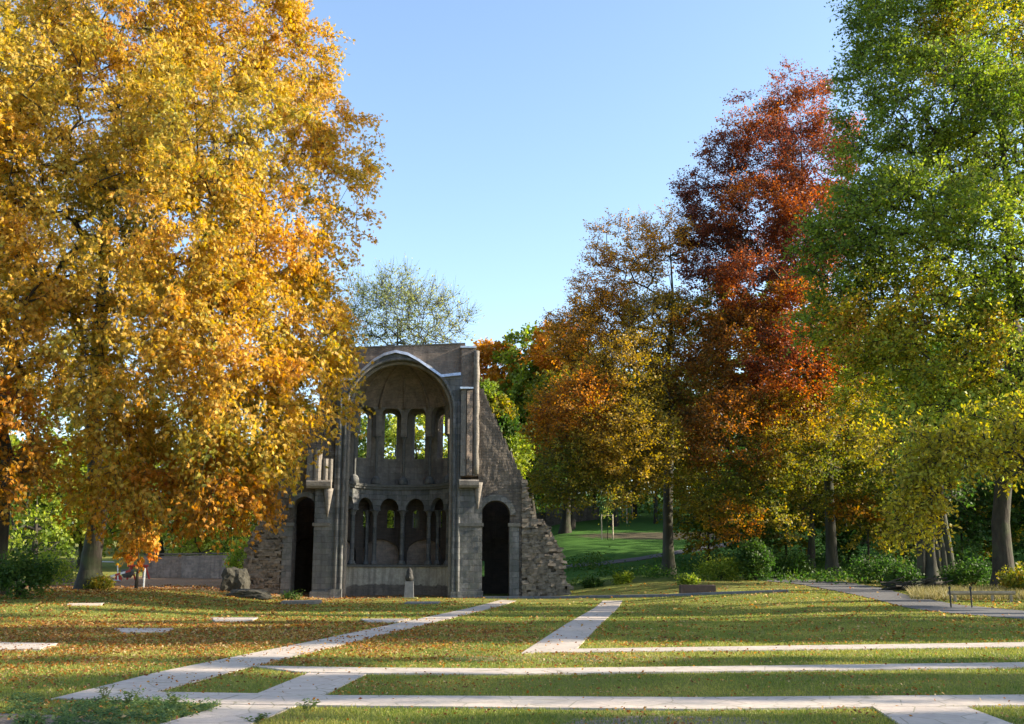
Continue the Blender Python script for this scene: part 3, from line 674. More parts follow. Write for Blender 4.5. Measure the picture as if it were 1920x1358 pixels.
def tree(name, label, base, trunk, r0, lobes, ncl, nleaf, L, wid, spread=.9, twigs=5, droop=.35, kind='simple', bark=None,
         flat=0., gap=.0, group=None, thin=.02, pull=.5, norm_up=.35, twl=1.0, shell=.5, stakes=None, cat='tree', pexp=.46, cc=0.):
    bark = bark or M_bark
    base = Vector(base); root = thing(name, label, cat, base, group=group)
    # lobes: (x,y,z,rx,ry,rz,density,palette)
    LB = np.array([l[:6] for l in lobes], float); wt = np.array([(l[3]*l[4]*l[5])**.72*l[6] for l in lobes]); wt /= wt.sum()
    pts = []; pid = []
    while len(pts) < ncl:
        i = rng.choice(len(lobes), p=wt); d = runit(1)[0]; r = (shell+(1-shell)*rng.random()**.6)*(.93+.12*rng.random())
        p = LB[i, :3]+d*r*LB[i, 3:6]
        q = np.linalg.norm((p-LB[:, :3])/LB[:, 3:6], axis=1); q[i] = 9
        if q.min() < .55: continue
        if p[2] < h1(p[0], p[1])+.8: continue
        if gap and noise.noise(Vector(p*.33)) < -.5+gap: continue
        pts.append(p); pid.append(i)
    pts = np.array(pts); pid = np.array(pid)
    # trunk nodes
    T = [Vector(p) for p in trunk]; nodes = []; par = []; rad_min = []
    tot = sum((T[i+1]-T[i]).length for i in range(len(T)-1)); run = 0
    for i in range(len(T)-1):
        n = max(1, int((T[i+1]-T[i]).length/.7))
        for j in range(n):
            p = T[i].lerp(T[i+1], j/n); s = (run+(T[i+1]-T[i]).length*j/n)/tot
            nodes.append(np.array(p)); par.append(len(nodes)-2); rad_min.append(r0*(1-.93*s**.8)*(1+.55*math.exp(-s*tot/.6)))
        run += (T[i+1]-T[i]).length
    nodes.append(np.array(T[-1])); par.append(len(nodes)-2); rad_min.append(r0*.05)
    ntr = len(nodes); axis0 = nodes[ntr//2]
    NP = np.zeros((ncl*14+ntr+10, 3)); NP[:ntr] = nodes; cnt = ntr; tips = []
    lowfree = max(2, int(ntr*.28)); pen = np.zeros(len(NP)); pen[:lowfree] = 50
    top = np.array(T[-1]); key = np.linalg.norm(pts-axis0, axis=1); order = np.argsort(key)
    rt = np.zeros(len(NP))
    for oi in order:
        p = pts[oi]; d = p-NP[:cnt]; dist = np.linalg.norm(d, axis=1)
        cost = dist+pen[:cnt]+np.maximum(0, -d[:, 2])*.9+pull*.25*rt[:cnt]*0
        k = int(np.argmin(cost)); seg = dist[k]; n = int(min(12, max(1, round(seg/.9))))
        a = NP[k].copy(); mid_dir = (a-NP[par[k]]) if par[k] >= 0 else np.array([0, 0, 1.]); mid_dir = mid_dir/max(1e-6, np.linalg.norm(mid_dir))
        c1 = a+mid_dir*seg*.35+np.array([0, 0, .10*seg]); prev = k
        for j in range(1, n+1):
            s = j/n; q = a*(1-s)**2+c1*2*s*(1-s)+p*s*s
            if j < n: q = q+rng.normal(size=3)*.05*min(seg, 2.5)
            NP[cnt] = q; par.append(prev); prev = cnt; cnt += 1
        tips.append((prev, oi))
    w = np.zeros(cnt)
    for tpi, _ in tips: w[tpi] += 1
    for i in range(cnt-1, 0, -1):
        if par[i] >= 0: w[par[i]] += w[i]
    r = thin*np.maximum(w, .6)**pexp
    rm = np.zeros(cnt); rm[:ntr] = rad_min; r = np.maximum(np.minimum(r, r0*.8), rm)
    r[:ntr] = np.maximum(rm[:ntr], np.minimum(r[:ntr], rm[:ntr]*1.15))
    for i in range(ntr, cnt): r[i] = min(r[i], r[par[i]]*.92) if par[i] >= ntr else min(r[i], r[par[i]]*.7)
    pr = np.array(par); idx = np.arange(1, cnt); P0 = NP[pr[idx]]; P1 = NP[idx]; ra = r[pr[idx]].copy(); rb = r[idx]
    isb = (idx >= ntr) & (pr[idx] < ntr); ra[isb] = np.minimum(ra[isb], rb[isb]*1.6)
    big = (np.maximum(ra, rb) > .09); off = np.array(base)
    Va, Fa = frusta(P0[big], P1[big], ra[big], rb[big], 12); Vb, Fb = frusta(P0[~big], P1[~big], ra[~big], rb[~big], 5)
    # twigs + leaves
    tp = np.array([t_ for t_, _ in tips]); oid = np.array([o_ for _, o_ in tips]); n0 = len(tp)
    tipP = NP[tp]; tipD = NP[tp]-NP[pr[tp]]; tipD /= np.maximum(1e-6, np.linalg.norm(tipD, axis=1, keepdims=True))
    ctr = LB[pid[oid], :3]; outw = (tipP-ctr); outw /= np.maximum(1e-6, np.linalg.norm(outw, axis=1, keepdims=True))
    B = np.repeat(tipP, twigs, 0); dd = np.repeat(tipD*.6+outw*.7, twigs, 0)+runit(n0*twigs)*.95
    if flat: dd[:, 2] *= (1-flat)
    dd /= np.linalg.norm(dd, axis=1, keepdims=True); tl = spread*twl*(.55+.75*rng.random(n0*twigs))
    E1 = B+dd*tl[:, None]*.5; E2 = E1+(dd+np.array([0, 0, -droop*1.6]))*tl[:, None]*.5
    tr = np.full(len(B), thin*.55)
    Vc, Fc = frusta(np.concatenate([B, E1]), np.concatenate([E1, E2]), np.concatenate([tr, tr*.7]), np.concatenate([tr*.7, tr*.3]), 3)
    V = np.concatenate([Va, Vb, Vc])-off; F = np.concatenate([Fa, Fb+len(Va), Fc+len(Va)+len(Vb)])
    mesh_obj('trunk', V, F, bark, root, smooth=True)
    per = max(1, int(nleaf/(n0*twigs))); m_ = n0*twigs*per
    s = rng.random(m_)**.8; Bi = np.repeat(np.arange(n0*twigs), per)
    dens = np.array([l[6] for l in lobes])[pid[oid]]
    C = np.where((s < .5)[:, None], B[Bi]+(E1-B)[Bi]*(s*2)[:, None], E1[Bi]+(E2-E1)[Bi]*(s*2-1)[:, None])+rng.normal(size=(m_, 3))*.11*spread*np.array([1, 1, 1-flat*.7])
    cl = Bi//twigs
    # colour: by lobe palette, drifting with place, varying by leaf
    base_t = .5+.4*vnoise(tipP, .22, 7)+.3*vnoise(tipP, .7, 3)
    tt = base_t[cl]+rng.normal(size=m_)*.17; col = np.zeros((m_, 3)); lobe_i = pid[oid][cl]
    for i, l in enumerate(lobes):
        mk = lobe_i == i
        if mk.any(): col[mk] = pick(l[7], tt[mk])
    col *= (.72+.5*rng.random((m_, 1)))
    if kind == 'palmate':                # five long leaflets hanging from one stalk
        Nn = runit(m_, .3); dirc = dd[Bi]*.5+runit(m_)*.6+np.array([0, 0, -droop]); dirc /= np.linalg.norm(dirc, axis=1, keepdims=True)
        sd_ = np.cross(dirc, Nn); sd_ /= np.linalg.norm(sd_, axis=1, keepdims=True)
        VV = []; CC = []
        for a, ls in ((-1.25, .72), (-.62, .92), (0, 1.), (.62, .92), (1.25, .72)):
            dr = dirc*math.cos(a)+sd_*math.sin(a)+np.array([0, 0, -.30]); ll = L*ls*(.75+.5*rng.random(m_))
            v, f = leaf_quads(C, dr, np.cross(sd_, dirc)+runit(m_)*.35, ll, ll*.29); VV.append(v); CC.append(col*(.85+.3*rng.random((m_, 1))))
        Vl = np.concatenate(VV); col = np.concatenate(CC); Fl = np.arange(len(Vl)).reshape(-1, 4)
    else:
        dr = dd[Bi]*.5+runit(m_)*.9; dr[:, 2] *= (1-flat*.6); ll = L*(.65+.7*rng.random(m_))
        Vl, Fl = leaf_quads(C, dr, runit(m_, norm_up), ll, ll*wid)
    mesh_obj('crown', Vl-off, Fl, M_leaf, root, col=col)
    return root
def lobe(px, py, rp, Y, dens=1, pal=YEL, sy=1., sz=1., sx=1.):
    p = at(px, py, Y); r = rp*Y/FPX; return (p.x, p.y, p.z, r*sx, r*sy, r*sz, dens, pal)
def gpt(px, Y, sink=.15):
    p = at(px, 1064, Y); return Vector((p.x, Y, h1(p.x, Y)-sink))
def tk(Y, *pp): return [gpt(pp[0][0], Y)]+[at(x, y, Y+dy) for x, y, dy in [(*q, 0)[:3] if len(q) == 2 else q for q in pp[1:]]]

# -- the great chestnut at left
Yc = 48
lb = []
YG = [(.28, .29, .06), (.46, .36, .06), (.60, .40, .065), (.66, .37, .06)]
for px, py, r, dy, de, pal in [
    (60, 60, 150, 0, 1, YG), (250, 20, 170, -2, 1, YEL), (430, 40, 150, 0, 1.1, YEL), (520, 110, 110, 1, 1.1, YEL), (590, 215, 90, 0, 1, YEL),
    (655, 290, 72, 1, .5, YEL), (640, 380, 80, 2, .32, YEL), (560, 330, 110, -2, .9, YEL), (400, 240, 170, -5, 1.1, YG), (200, 220, 170, -5, 1, YG),
    (610, 470, 80, 0, .4, YEL), (500, 470, 130, -4, 1, YEL), (330, 430, 170, -7, 1.1, YEL), (130, 450, 170, -6, 1, YG),
    (540, 600, 108, -4, 1.2, YEL), (400, 640, 150, -7, 1.2, YEL), (230, 650, 150, -8, 1.1, YG), (90, 640, 130, -7, 1, YEL),
    (572, 720, 88, -6, 1.2, YEL), (590, 640, 62, -5, 1, YEL), (460, 770, 120, -8, 1.3, YEL), (320, 820, 130, -8, 1.2, YEL), (190, 830, 110, -6, 1, YEL),
    (410, 900, 90, -8, 1.2, ORG), (300, 930, 75, -7, 1.1, ORG), (210, 930, 60, -3, .9, ORG), (470, 890, 55, -8, 1.0, YEL)]:
    lb.append(lobe(px, py, r, Yc+dy, de, pal, 1.0))
# lobes on the far side, out of sight behind, keep the crown round
for px, py, r, dy in [(200, 150, 260, 9), (400, 250, 220, 10), (250, 500, 260, 9), (450, 560, 160, 8)]: lb.append(lobe(px, py, r, Yc+dy, .35, YEL))
tree('horse_chestnut_tree', 'huge golden horse chestnut spreading in front of the ruin, trunk by low wall', gpt(170, 50), [gpt(170, 50), at(172, 1040, 50), at(186, 960, 50), at(175, 800, 49.5), at(190, 560, 49), at(215, 290, 48), at(230, 60, 48)],
     .5, lb, 2400, 185000, .165, .4, spread=1.15, twigs=5, droop=.45, kind='palmate', thin=.024, gap=.31, pexp=.52)
# -- the second chestnut at the left edge
lb = [lobe(*a) for a in [(-60, 150, 150, 42, 1, YG), (-40, 330, 130, 40, 1, YEL), (-30, 520, 130, 39, 1, YEL), (-20, 680, 110, 38, 1, YEL), (-10, 800, 90, 38, 1.1, ORG), (-180, 400, 250, 43, .5, YEL), (0, 870, 55, 37.5, .9, ORG), (-160, 800, 150, 40, .5, YEL)]]
tree('horse_chestnut_tree', 'golden chestnut cut off by the left photo edge, with a thick dark trunk', gpt(-8, 43), [gpt(-8, 43), at(0, 980, 43), at(8, 850, 42), at(-40, 600, 42), at(-60, 300, 42)],
     .45, lb, 560, 44000, .165, .4, spread=1.1, kind='palmate', thin=.026, droop=.45)

# -- background trees
def bg(name, label, px, Y, tw, lobes, ncl, nl, L=.30, bark=None, **kw):
    lb = [lobe(a[0], a[1], a[2], Y+(a[3] if len(a) > 3 else 0), a[4] if len(a) > 4 else 1, a[5] if len(a) > 5 else kw.get('pal', GRN)) for a in lobes]
    k = dict(kw); k.pop('pal', None); top = lobes[0]
    b0 = gpt(px, Y); t1 = at(px+4, (1064+top[1])/2+60, Y); t2 = at(top[0], top[1], Y)
    return tree(name, label, b0, [b0, t1, t2], tw, lb, ncl, nl, L, .65, bark=bark, **k)
bg('bare_ash_tree', 'nearly leafless tree with fine grey branches rising behind the ruin roof', 742, 98, .5,
   [(745, 590, 80, 0, 1, PALE), (690, 590, 70, 2, 1, PALE), (800, 600, 65, 0, 1, PALE), (850, 615, 45, 0, 1, PALE), (740, 545, 45, 0, .9, PALE), (640, 620, 60, 0, 1, PALE)], 480, 9000, .22, thin=.03, twigs=7, spread=1.5, droop=-.3, bark=M_beech, shell=.2)
bg('beech_tree', 'orange beech directly right of the ruin tower in the background', 925, 92, .4, [(930, 690, 50, 0, 1, ORG), (905, 680, 36, 0, 1, ORG), (950, 740, 45, -2, 1, ORG), (915, 760, 50, 1, 1, ORG)], 340, 15000, .32)
bg('lime_tree', 'mid green round-topped tree between the orange beeches behind the ruin', 990, 90, .4, [(985, 665, 48, 0, 1, GRN), (995, 740, 52, -2, 1, GRN), (975, 800, 55, 1, 1, GRN), (1010, 800, 50, 0, 1, GRN)], 420, 20000, .32)
bg('beech_tree', 'tall orange brown beech behind the left side of the half-bare beech', 1060, 86, .4, [(1050, 660, 50, 0, 1, ORG), (1095, 700, 48, 0, .8, OLV), (1055, 750, 58, -2, 1, OLV), (1110, 800, 60, 0, 1, OLV)], 420, 20000, .32)
bg('young_maple_tree', 'pale lime green tree leaning out beside the stepped wall edge', 925, 76, .25, [(925, 775, 24, 0, 1, OLV), (913, 738, 13, 0, 1, GRN), (942, 805, 24, 0, 1, DRK), (960, 850, 28, 0, 1, GRN)], 200, 10000, .26)
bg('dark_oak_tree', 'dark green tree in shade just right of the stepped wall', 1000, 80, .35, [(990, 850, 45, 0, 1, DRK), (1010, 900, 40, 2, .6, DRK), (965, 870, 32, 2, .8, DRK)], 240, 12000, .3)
bg('garden_tree', 'sunlit green tree seen through the apse windows', 780, 80, .4, [(780, 830, 70, 0, 1, LIM), (710, 840, 65, 2, 1, GRN), (840, 820, 60, 2, 1, LIM), (760, 940, 65, 2, 1, GRN), (650, 860, 70, 2, 1, LIM), (850, 930, 60, 2, 1, GRN), (690, 950, 60, 2, 1, LIM)], 420, 20000, .3)
for i, (px, Y, lbs, lab) in enumerate([
    (60, 74, [(70, 930, 75, 0, 1, GRN), (20, 870, 80, 2, 1, GRN), (60, 1000, 60, -1, 1, GRN), (40, 790, 85, 3, 1, GRN), (-40, 840, 80, 3, 1, GRN)], 'fresh green tree behind the stone wall at far left'),
    (150, 80, [(150, 900, 75, 0, 1, GRN), (110, 960, 60, -1, 1, LIM), (190, 970, 55, 0, 1, LIM)], 'green tree behind the chestnut trunk above the stone wall'),
    (300, 82, [(300, 960, 65, 0, 1, LIM), (260, 890, 80, 2, 1, GRN), (350, 1000, 48, -3, 1, LIM), (220, 800, 95, 4, 1, OLV), (330, 790, 80, 4, 1, GRN)], 'yellow green tree above the middle of the low wall'),
    (420, 80, [(420, 970, 65, 0, 1, LIM), (460, 900, 70, 1, 1, GRN), (390, 1010, 45, -2, 1, LIM), (445, 1030, 40, -4, 1, GRN)], 'leafy green tree close to the left end of the ruin'),
    (540, 84, [(540, 880, 80, 0, 1, GRN), (480, 800, 90, 4, 1, OLV), (590, 820, 70, 4, 1, OLV)], 'dark olive tree behind the left wing of the ruin')]):
    bg('garden_tree', lab, px, Y, .3, lbs, 240, 13000, .28, group='green trees behind the stone wall')

# -- the half-bare beech
RB = [(.30, .17, .04), (.52, .27, .04), (.64, .34, .05), (.38, .13, .03)]
lb = [lobe(*a) for a in [(1080, 610, 48, 62, .4, RB), (1040, 820, 45, 60, .8, ORG), (1045, 905, 42, 60, .6, OLV), (1180, 480, 72, 64, .38, RB), (1120, 530, 50, 64, .28, RB), (1240, 460, 55, 64, .5, RB), (1140, 450, 40, 64, .25, RB), (1265, 540, 50, 63, .5, RB),
      (1150, 590, 62, 63, .6, ORG), (1220, 620, 70, 62, .7, GLD), (1100, 660, 70, 62, .6, RB), (1180, 720, 85, 60, .9, GLD), (1090, 780, 80, 59, 1, ORG), (1170, 840, 90, 58, 1, GLD), (1075, 880, 62, 58, .9, OLV), (1230, 780, 70, 64, .9, OLV), (1130, 940, 45, 57, .5, OLV), (1165, 985, 18, 56, .4, LIM)]]
tree('beech_tree', 'beech with half-bare open top and straight trunk, right of the ruin', gpt(1253, 64), [gpt(1253, 64), at(1252, 960, 64), at(1256, 800, 64), at(1252, 690, 64), at(1262, 560, 64), at(1255, 440, 64)],
     .38, lb, 1800, 115000, .14, .6, spread=1.0, twigs=6, droop=-.2, flat=.45, thin=.022, bark=M_beech, gap=.12, shell=.35)
# -- the red beech
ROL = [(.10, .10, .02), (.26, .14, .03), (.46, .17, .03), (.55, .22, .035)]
lb = [lobe(*a) for a in [(1290, 520, 50, 64, .6, WIN_SHADE), (1300, 640, 55, 62, .7, ROL), (1590, 660, 60, 60, .9, RED), (1312, 352, 38, 66, .8, WIN_SHADE), (1305, 430, 42, 65, .8, WIN_SHADE), (1350, 290, 34, 66, .7, WIN_SHADE), (1375, 560, 60, 63, .9, RED), (1440, 470, 62, 65, 1, RED), (1560, 255, 50, 66, .9, RED), (1395, 245, 36, 66, .7, RED), (1500, 480, 70, 64, 1, RED), (1470, 140, 20, 67, .5, RED), (1540, 145, 20, 67, .5, RED), (1500, 230, 65, 67, 1, RED), (1470, 190, 34, 67, .8, RED), (1525, 170, 32, 67, .7, RED), (1400, 200, 22, 67, .35, WIN_SHADE), (1430, 300, 75, 66, 1, WIN_SHADE), (1370, 290, 40, 66, .8, WIN_SHADE), (1530, 320, 70, 64, 1, RED),
      (1340, 390, 58, 66, .9, WIN_SHADE), (1420, 410, 80, 64, 1, RED), (1520, 430, 80, 63, 1, RED), (1340, 490, 62, 65, .9, WIN_SHADE), (1430, 540, 80, 61, 1.1, RED), (1500, 600, 80, 61, 1, ORG), (1330, 590, 62, 63, .8, OLV),
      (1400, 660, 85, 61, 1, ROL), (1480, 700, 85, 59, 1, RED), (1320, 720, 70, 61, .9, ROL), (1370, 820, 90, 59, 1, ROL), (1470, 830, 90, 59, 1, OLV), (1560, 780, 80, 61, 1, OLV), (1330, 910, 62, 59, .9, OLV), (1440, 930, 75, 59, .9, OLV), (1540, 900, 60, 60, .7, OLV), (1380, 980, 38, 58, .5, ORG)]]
tree('copper_beech_tree', 'tall copper beech with rust red crown rising right of the sky gap', gpt(1560, 63), [gpt(1560, 63), at(1556, 960, 63), at(1550, 800, 63), at(1530, 600, 64), at(1505, 380, 66), at(1500, 200, 67)],
     .36, lb, 3100, 235000, .15, .62, spread=.95, twigs=6, droop=-.2, flat=.4, thin=.02, bark=M_beech, gap=.1)
# -- the big green tree at right
OG = [(.13, .21, .025), (.27, .33, .04), (.50, .42, .05), (.55, .28, .04)]
lb = [lobe(*a) for a in [(1640, 30, 50, 46, .7, GRN), (1660, 130, 72, 46, .9, GRN), (1720, 40, 100, 47, 1, GRN), (1840, 60, 130, 47, 1, OG), (1620, 160, 40, 45, .7, GRN), (1760, 200, 120, 45, 1, GRN), (1880, 260, 130, 45, 1, GRN),
      (1600, 250, 42, 45, .8, GRN), (1640, 330, 80, 45, 1, GRN), (1580, 480, 85, 44, 1.1, GRN), (1700, 430, 120, 43, 1.1, GRN), (1840, 460, 130, 42, 1, GRN), (1640, 600, 95, 44, 1, OG), (1760, 640, 110, 42, 1, OG), (1880, 640, 110, 42, 1, GRN), (1540, 600, 45, 45, .6, GRN),
      (1650, 720, 75, 46, .8, OG), (1760, 780, 85, 43, .8, LIM), (1880, 800, 80, 42, .8, LIM), (2000, 200, 200, 47, .12, GRN), (2020, 550, 200, 45, .1, GRN), (1700, -90, 130, 48, .8, GRN), (1880, -120, 170, 48, .8, GRN)]]
tree('green_oak_tree', 'massive green tree filling the right edge, thick trunk above the long grass', gpt(1880, 47), [gpt(1880, 47), at(1876, 980, 47), at(1886, 850, 47), at(1900, 640, 46.5), at(1890, 350, 46), at(1850, 60, 46)],
     .46, lb, 2200, 190000, .16, .62, spread=1.1, twigs=6, droop=.15, flat=.25, thin=.023, bark=M_bark, gap=.12)
# -- a yellow-leaved maple behind the rail, its low bough hanging into the clearing
YL = [(.20, .24, .03), (.36, .34, .04), (.52, .42, .05), (.40, .28, .03)]
lb = [lobe(*a) for a in [(1850, 820, 58, 38, .4, YL), (1790, 850, 48, 37.5, 1.2, YL), (1745, 915, 42, 37.5, 1.6, YL), (1712, 975, 34, 37.5, 1.7, YL), (1760, 985, 20, 37.3, 1, YL), (1900, 850, 44, 37.5, .6, YL), (1640, 820, 34, 38.5, .7, YL), (1950, 800, 80, 39, .5, YL), (1700, 820, 30, 38, .5, YL)]]
tree('field_maple_tree', 'yellow leaved low bough reaching in from the right over the dark hollow', gpt(2010, 40), [gpt(2010, 40), at(2005, 960, 40), at(1995, 860, 39.5), at(1960, 780, 39)],
     .26, lb, 360, 9500, .17, .6, spread=.7, twigs=5, droop=.35, thin=.02, gap=.3)
# -- gnarled old stump-like tree
def trunk_only(name, label, paths, bark, Y, lobes, ncl, nl, **kw):
    b0 = gpt(paths[0][0][0], Y); root = tree(name, label, b0, [b0]+[at(x, y, Y) for x, y in paths[0][1:]], kw.pop('r0'), lobes, ncl, nl, .2, .6, bark=bark, **kw)
    for p in paths[1:]:
        c = MB(); pts = [gpt(p[0][0], Y)]+[at(x, y, Y) for x, y in p[1:]]; n = len(pts)
        c.tube([q-b0 for q in pts], [.26*(1-.6*i/(n-1)) for i in range(n)], 9); c.build('stem', bark, root, smooth=True)
    return root
trunk_only('gnarled_willow_tree', 'squat many-stemmed old tree with pale twisted trunks under the yellow bough', [[(1745, 1075), (1745, 1030), (1752, 960), (1740, 880)], [(1725, 1078), (1728, 1030), (1720, 970), (1728, 840)], [(1772, 1078), (1768, 1030), (1758, 980)], [(1785, 1076), (1776, 1020), (1764, 940), (1760, 840)], [(1758, 1078), (1757, 1030), (1745, 990)]], M_beech, 52,
           [lobe(1740, 900, 60, 52, .6, DRK), lobe(1780, 860, 70, 54, .6, DRK), lobe(1700, 850, 60, 54, .6, OLV)], 130, 4000, r0=.36)
# -- wood on the slope behind
wood = [(1015, 92, 'first'), (1042, 100, 'second'), (1068, 88, 'third'), (1110, 96, 'fourth'), (1150, 90, 'fifth'), (1185, 100, 'sixth'), (1225, 92, 'seventh'), (1300, 98, 'eighth')]
for i, (px, Y, nth) in enumerate(wood):
    pal = [DRK, GRN, OLV, GRN][i % 4]
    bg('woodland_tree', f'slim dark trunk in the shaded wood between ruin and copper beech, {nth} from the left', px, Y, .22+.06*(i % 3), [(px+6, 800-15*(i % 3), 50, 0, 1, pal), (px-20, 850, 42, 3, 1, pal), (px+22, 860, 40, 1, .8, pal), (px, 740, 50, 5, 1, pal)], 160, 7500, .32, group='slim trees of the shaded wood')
back = [(1360, 94, 650, OLV, 'olive crowned tree far behind the copper beech, left of its trunk'), (1460, 98, 600, GRN, 'green woodland tree hidden behind the middle of the copper beech'), (1550, 92, 640, OLV, 'olive woodland tree directly behind the copper beech trunk'),
        (1640, 98, 650, GRN, 'green woodland tree behind the gap right of the copper beech'), (1730, 90, 700, DRK, 'dark woodland tree behind the gnarled many-stemmed tree'), (1820, 96, 650, DRK, 'dark woodland tree behind the yellow bough'), (1910, 92, 680, OLV, 'olive woodland tree behind the thick right hand trunk')]
for px, Y, ty, pal, lab in back:
    bg('woodland_tree', lab, px, Y, .4, [(px, ty, 75, 0, 1, pal), (px-40, ty+110, 75, 2, 1, pal), (px+40, ty+120, 75, 0, 1, pal), (px, ty+200, 75, -2, 1, pal)], 300, 14000, .33)
bg('young_beech_tree', 'slender trunk standing just left behind the copper beech trunk', 1518, 66, .3, [(1520, 870, 60, 0, 1, OLV), (1500, 930, 45, 1, .8, OLV), (1570, 930, 50, 1, .8, OLV)], 200, 8000, .22, flat=.3)
bg('young_beech_tree', 'thin young beech with layered brown-green sprays right of the copper beech', 1625, 60, .09, [(1625, 900, 50, 0, 1, OLV), (1600, 960, 38, 0, .8, ORG), (1655, 950, 42, 0, .8, OLV), (1630, 1000, 34, 0, .6, OLV)], 200, 8000, .17, flat=.6, spread=.7)
# far woods closing the view: nobody could count these
cl = []; 
for i in range(2300):
    px = rng.uniform(-300, 2300); Y = rng.uniform(104, 135); x = (px-960)/FPX*Y; z0 = h1(x, Y)
    lim = 11 if px > 1000 else 9
    cl.append((x, Y, z0+rng.uniform(0, lim)+rng.random()**2*3))
cl = np.array(cl); nb = 60; C = np.repeat(cl, nb, 0)+rng.normal(size=(len(cl)*nb, 3))*np.array([1.3, 1.3, 1.1])
tt = np.repeat(.5+.8*vnoise(cl, .08, 5), nb)+rng.normal(size=len(C))*.15
col = pick([(.03, .07, .015), (.06, .11, .02), (.14, .17, .03), (.30, .24, .04)], tt)
Vl, Fl = leaf_quads(C, runit(len(C)), runit(len(C), .3), .45*(.6+.7*rng.random(len(C))), .35*(.6+.7*rng.random(len(C))))
tag(mesh_obj('distant_woods', Vl, Fl, M_leaf, col=col), 'distant mixed woods closing the hillside behind everything', 'woodland', kind='stuff')
# trees of the park standing to the right, outside the picture: they throw the long shadows
ORD = ['first', 'second', 'third', 'fourth', 'fifth', 'sixth', 'seventh', 'eighth', 'ninth', 'tenth', 'eleventh', 'twelfth', 'thirteenth']
def offtree(x, y, hgt_, rad, n=260, pal=GRN, low=.35, r0=.25, i=0):
    z0 = h1(x, y); pole = rad <= 1; lb = [(x, y, z0+hgt_*.93, 2.2, 1.6, 2.6, 1, pal)] if pole else [(x+rng.uniform(-.3, .3)*rad, y+rng.uniform(-.4, .4)*rad, z0+hgt_*q, rad*s, rad*s, hgt_*.17, 1, pal) for q, s in ((low+.1, .8), (low+.25, 1), (low+.42, .85), (.88, .55))]
    tree('park_tree', ORD[i]+' tall park tree right of the lawn, beyond the right photo edge', (x, y, z0-.1), [(x, y, z0-.1), (x+.2, y+.15, z0+hgt_*.4), (x, y, z0+hgt_*(1.6 if pole else .9))] if not pole else [(x, y, z0-.1), (x+.2, y+.15, z0+hgt_*.4), (x, y, z0+hgt_*.94)], (.55 if pole else r0), lb, n, n*60, .36, .7, spread=min(1.2, rad*.5), bark=M_bark, gap=.15)
OFF = [(40, 27.0, 26, 3.0, 420), (46, 31.6, 26, 1.1, 150), (38, 14.6, 22, 1.5, 190), (44, 18.8, 24, 1.05, 70), (40, 10.4, 24, 1.5, 160),
       (44, 34.0, 30, .5, 30), (48, 36.4, 26, 1.05, 120), (42, 40.2, 30, .5, 30), (47, 45.6, 30, .6, 30), (50, 49.8, 30, .6, 30)]
for i, (x, y, hh, rr, n) in enumerate(OFF): offtree(x, y, hh, rr, n, i=i)
cl = []
while len(cl) < 900:
    x, y = rng.uniform(42, 78), rng.uniform(58, 112); z0 = h1(x, y); cl.append((x, y, z0+rng.uniform(0, 17)))
cl = np.array(cl); nb = 60; C = np.repeat(cl, nb, 0)+rng.normal(size=(len(cl)*nb, 3))*np.array([1.3, 1.3, 1.2])
Vl, Fl = leaf_quads(C, runit(len(C)), runit(len(C), .3), .5*(.6+.7*rng.random(len(C))), .4*(.6+.7*rng.random(len(C))))
tag(mesh_obj('side_woods', Vl, Fl, M_leaf, col=pick([(.03, .07, .015), (.06, .11, .02), (.14, .17, .03)], rng.random(len(C)))), 'woods covering the right hand side of the hill', 'woodland', kind='stuff')
# young layered trees of the hollow
YB = [(1325, 72, 'low layered young tree left of the dark round bush'), (1395, 70, 'young tree with olive sprays behind the dark round bush'), (1470, 74, 'young tree with olive sprays left of the slender second trunk'),
      (1590, 73, 'shaded young tree just right of the copper beech trunk'), (1690, 68, 'shaded young tree left of the gnarled tree'), (1800, 66, 'shaded young tree between gnarled tree and thick trunk'), (1860, 72, 'dark young tree directly left of the thick trunk'), (1935, 66, 'dark young tree at the right edge of the photo')]
for i, (px, Y, lab) in enumerate(YB):
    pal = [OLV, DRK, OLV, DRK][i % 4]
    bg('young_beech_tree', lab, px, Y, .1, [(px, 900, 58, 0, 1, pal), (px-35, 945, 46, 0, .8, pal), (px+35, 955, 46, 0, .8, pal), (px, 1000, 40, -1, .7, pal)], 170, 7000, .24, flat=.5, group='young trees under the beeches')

M_darkrock = plain('dark_rock', (.04, .038, .03), .95, var=.5, sc=3)
# ================================================================ walls, rocks, slabs
def line_wall(name, label, P, hts, thick, mat, cat='wall', segs=40):
    """masonry wall along world points P"""
    V0 = [Vector((p[0], p[1], 0)) for p in P]; d = [0]
    for a, b_ in zip(V0[:-1], V0[1:]): d.append(d[-1]+(b_-a).length)
    def pos(u):
        u = max(0, min(d[-1]-1e-6, u)); i = max(j for j in range(len(d)-1) if d[j] <= u)
        s = (u-d[i])/(d[i+1]-d[i]); p = V0[i].lerp(V0[i+1], s); t_ = (V0[i+1]-V0[i]).normalized(); return p, Vector((-t_.y, t_.x, 0))
    root = thing(name, label, cat, (P[0][0], P[0][1], h1(*P[0])))
    off = Vector(root.location)
    def mp(u, v, z):
        p, n = pos(u); q = p+n*v; return (q.x-off.x, q.y-off.y, h1(q.x, q.y)-.1+z-off.z)
    hf = lambda u: float(np.interp(u/d[-1], [0, 1] if len(hts) == 2 else np.linspace(0, 1, len(hts)), hts))
    strip_wall('masonry', [0, d[-1]]+d[1:-1], lambda u: [(0, hf(u)+.04*noise.noise(Vector((u*1.5, 0, 0))))], 0, thick, mat, mp, du=.35, dz=.2, rough=.03, parent=root)
    strip_wall('capstones', [0, d[-1]]+d[1:-1], lambda u: [(hf(u)+.05, hf(u)+.14)], -.05, thick+.05, M_rough, mp, du=.35, parent=root)
    return root
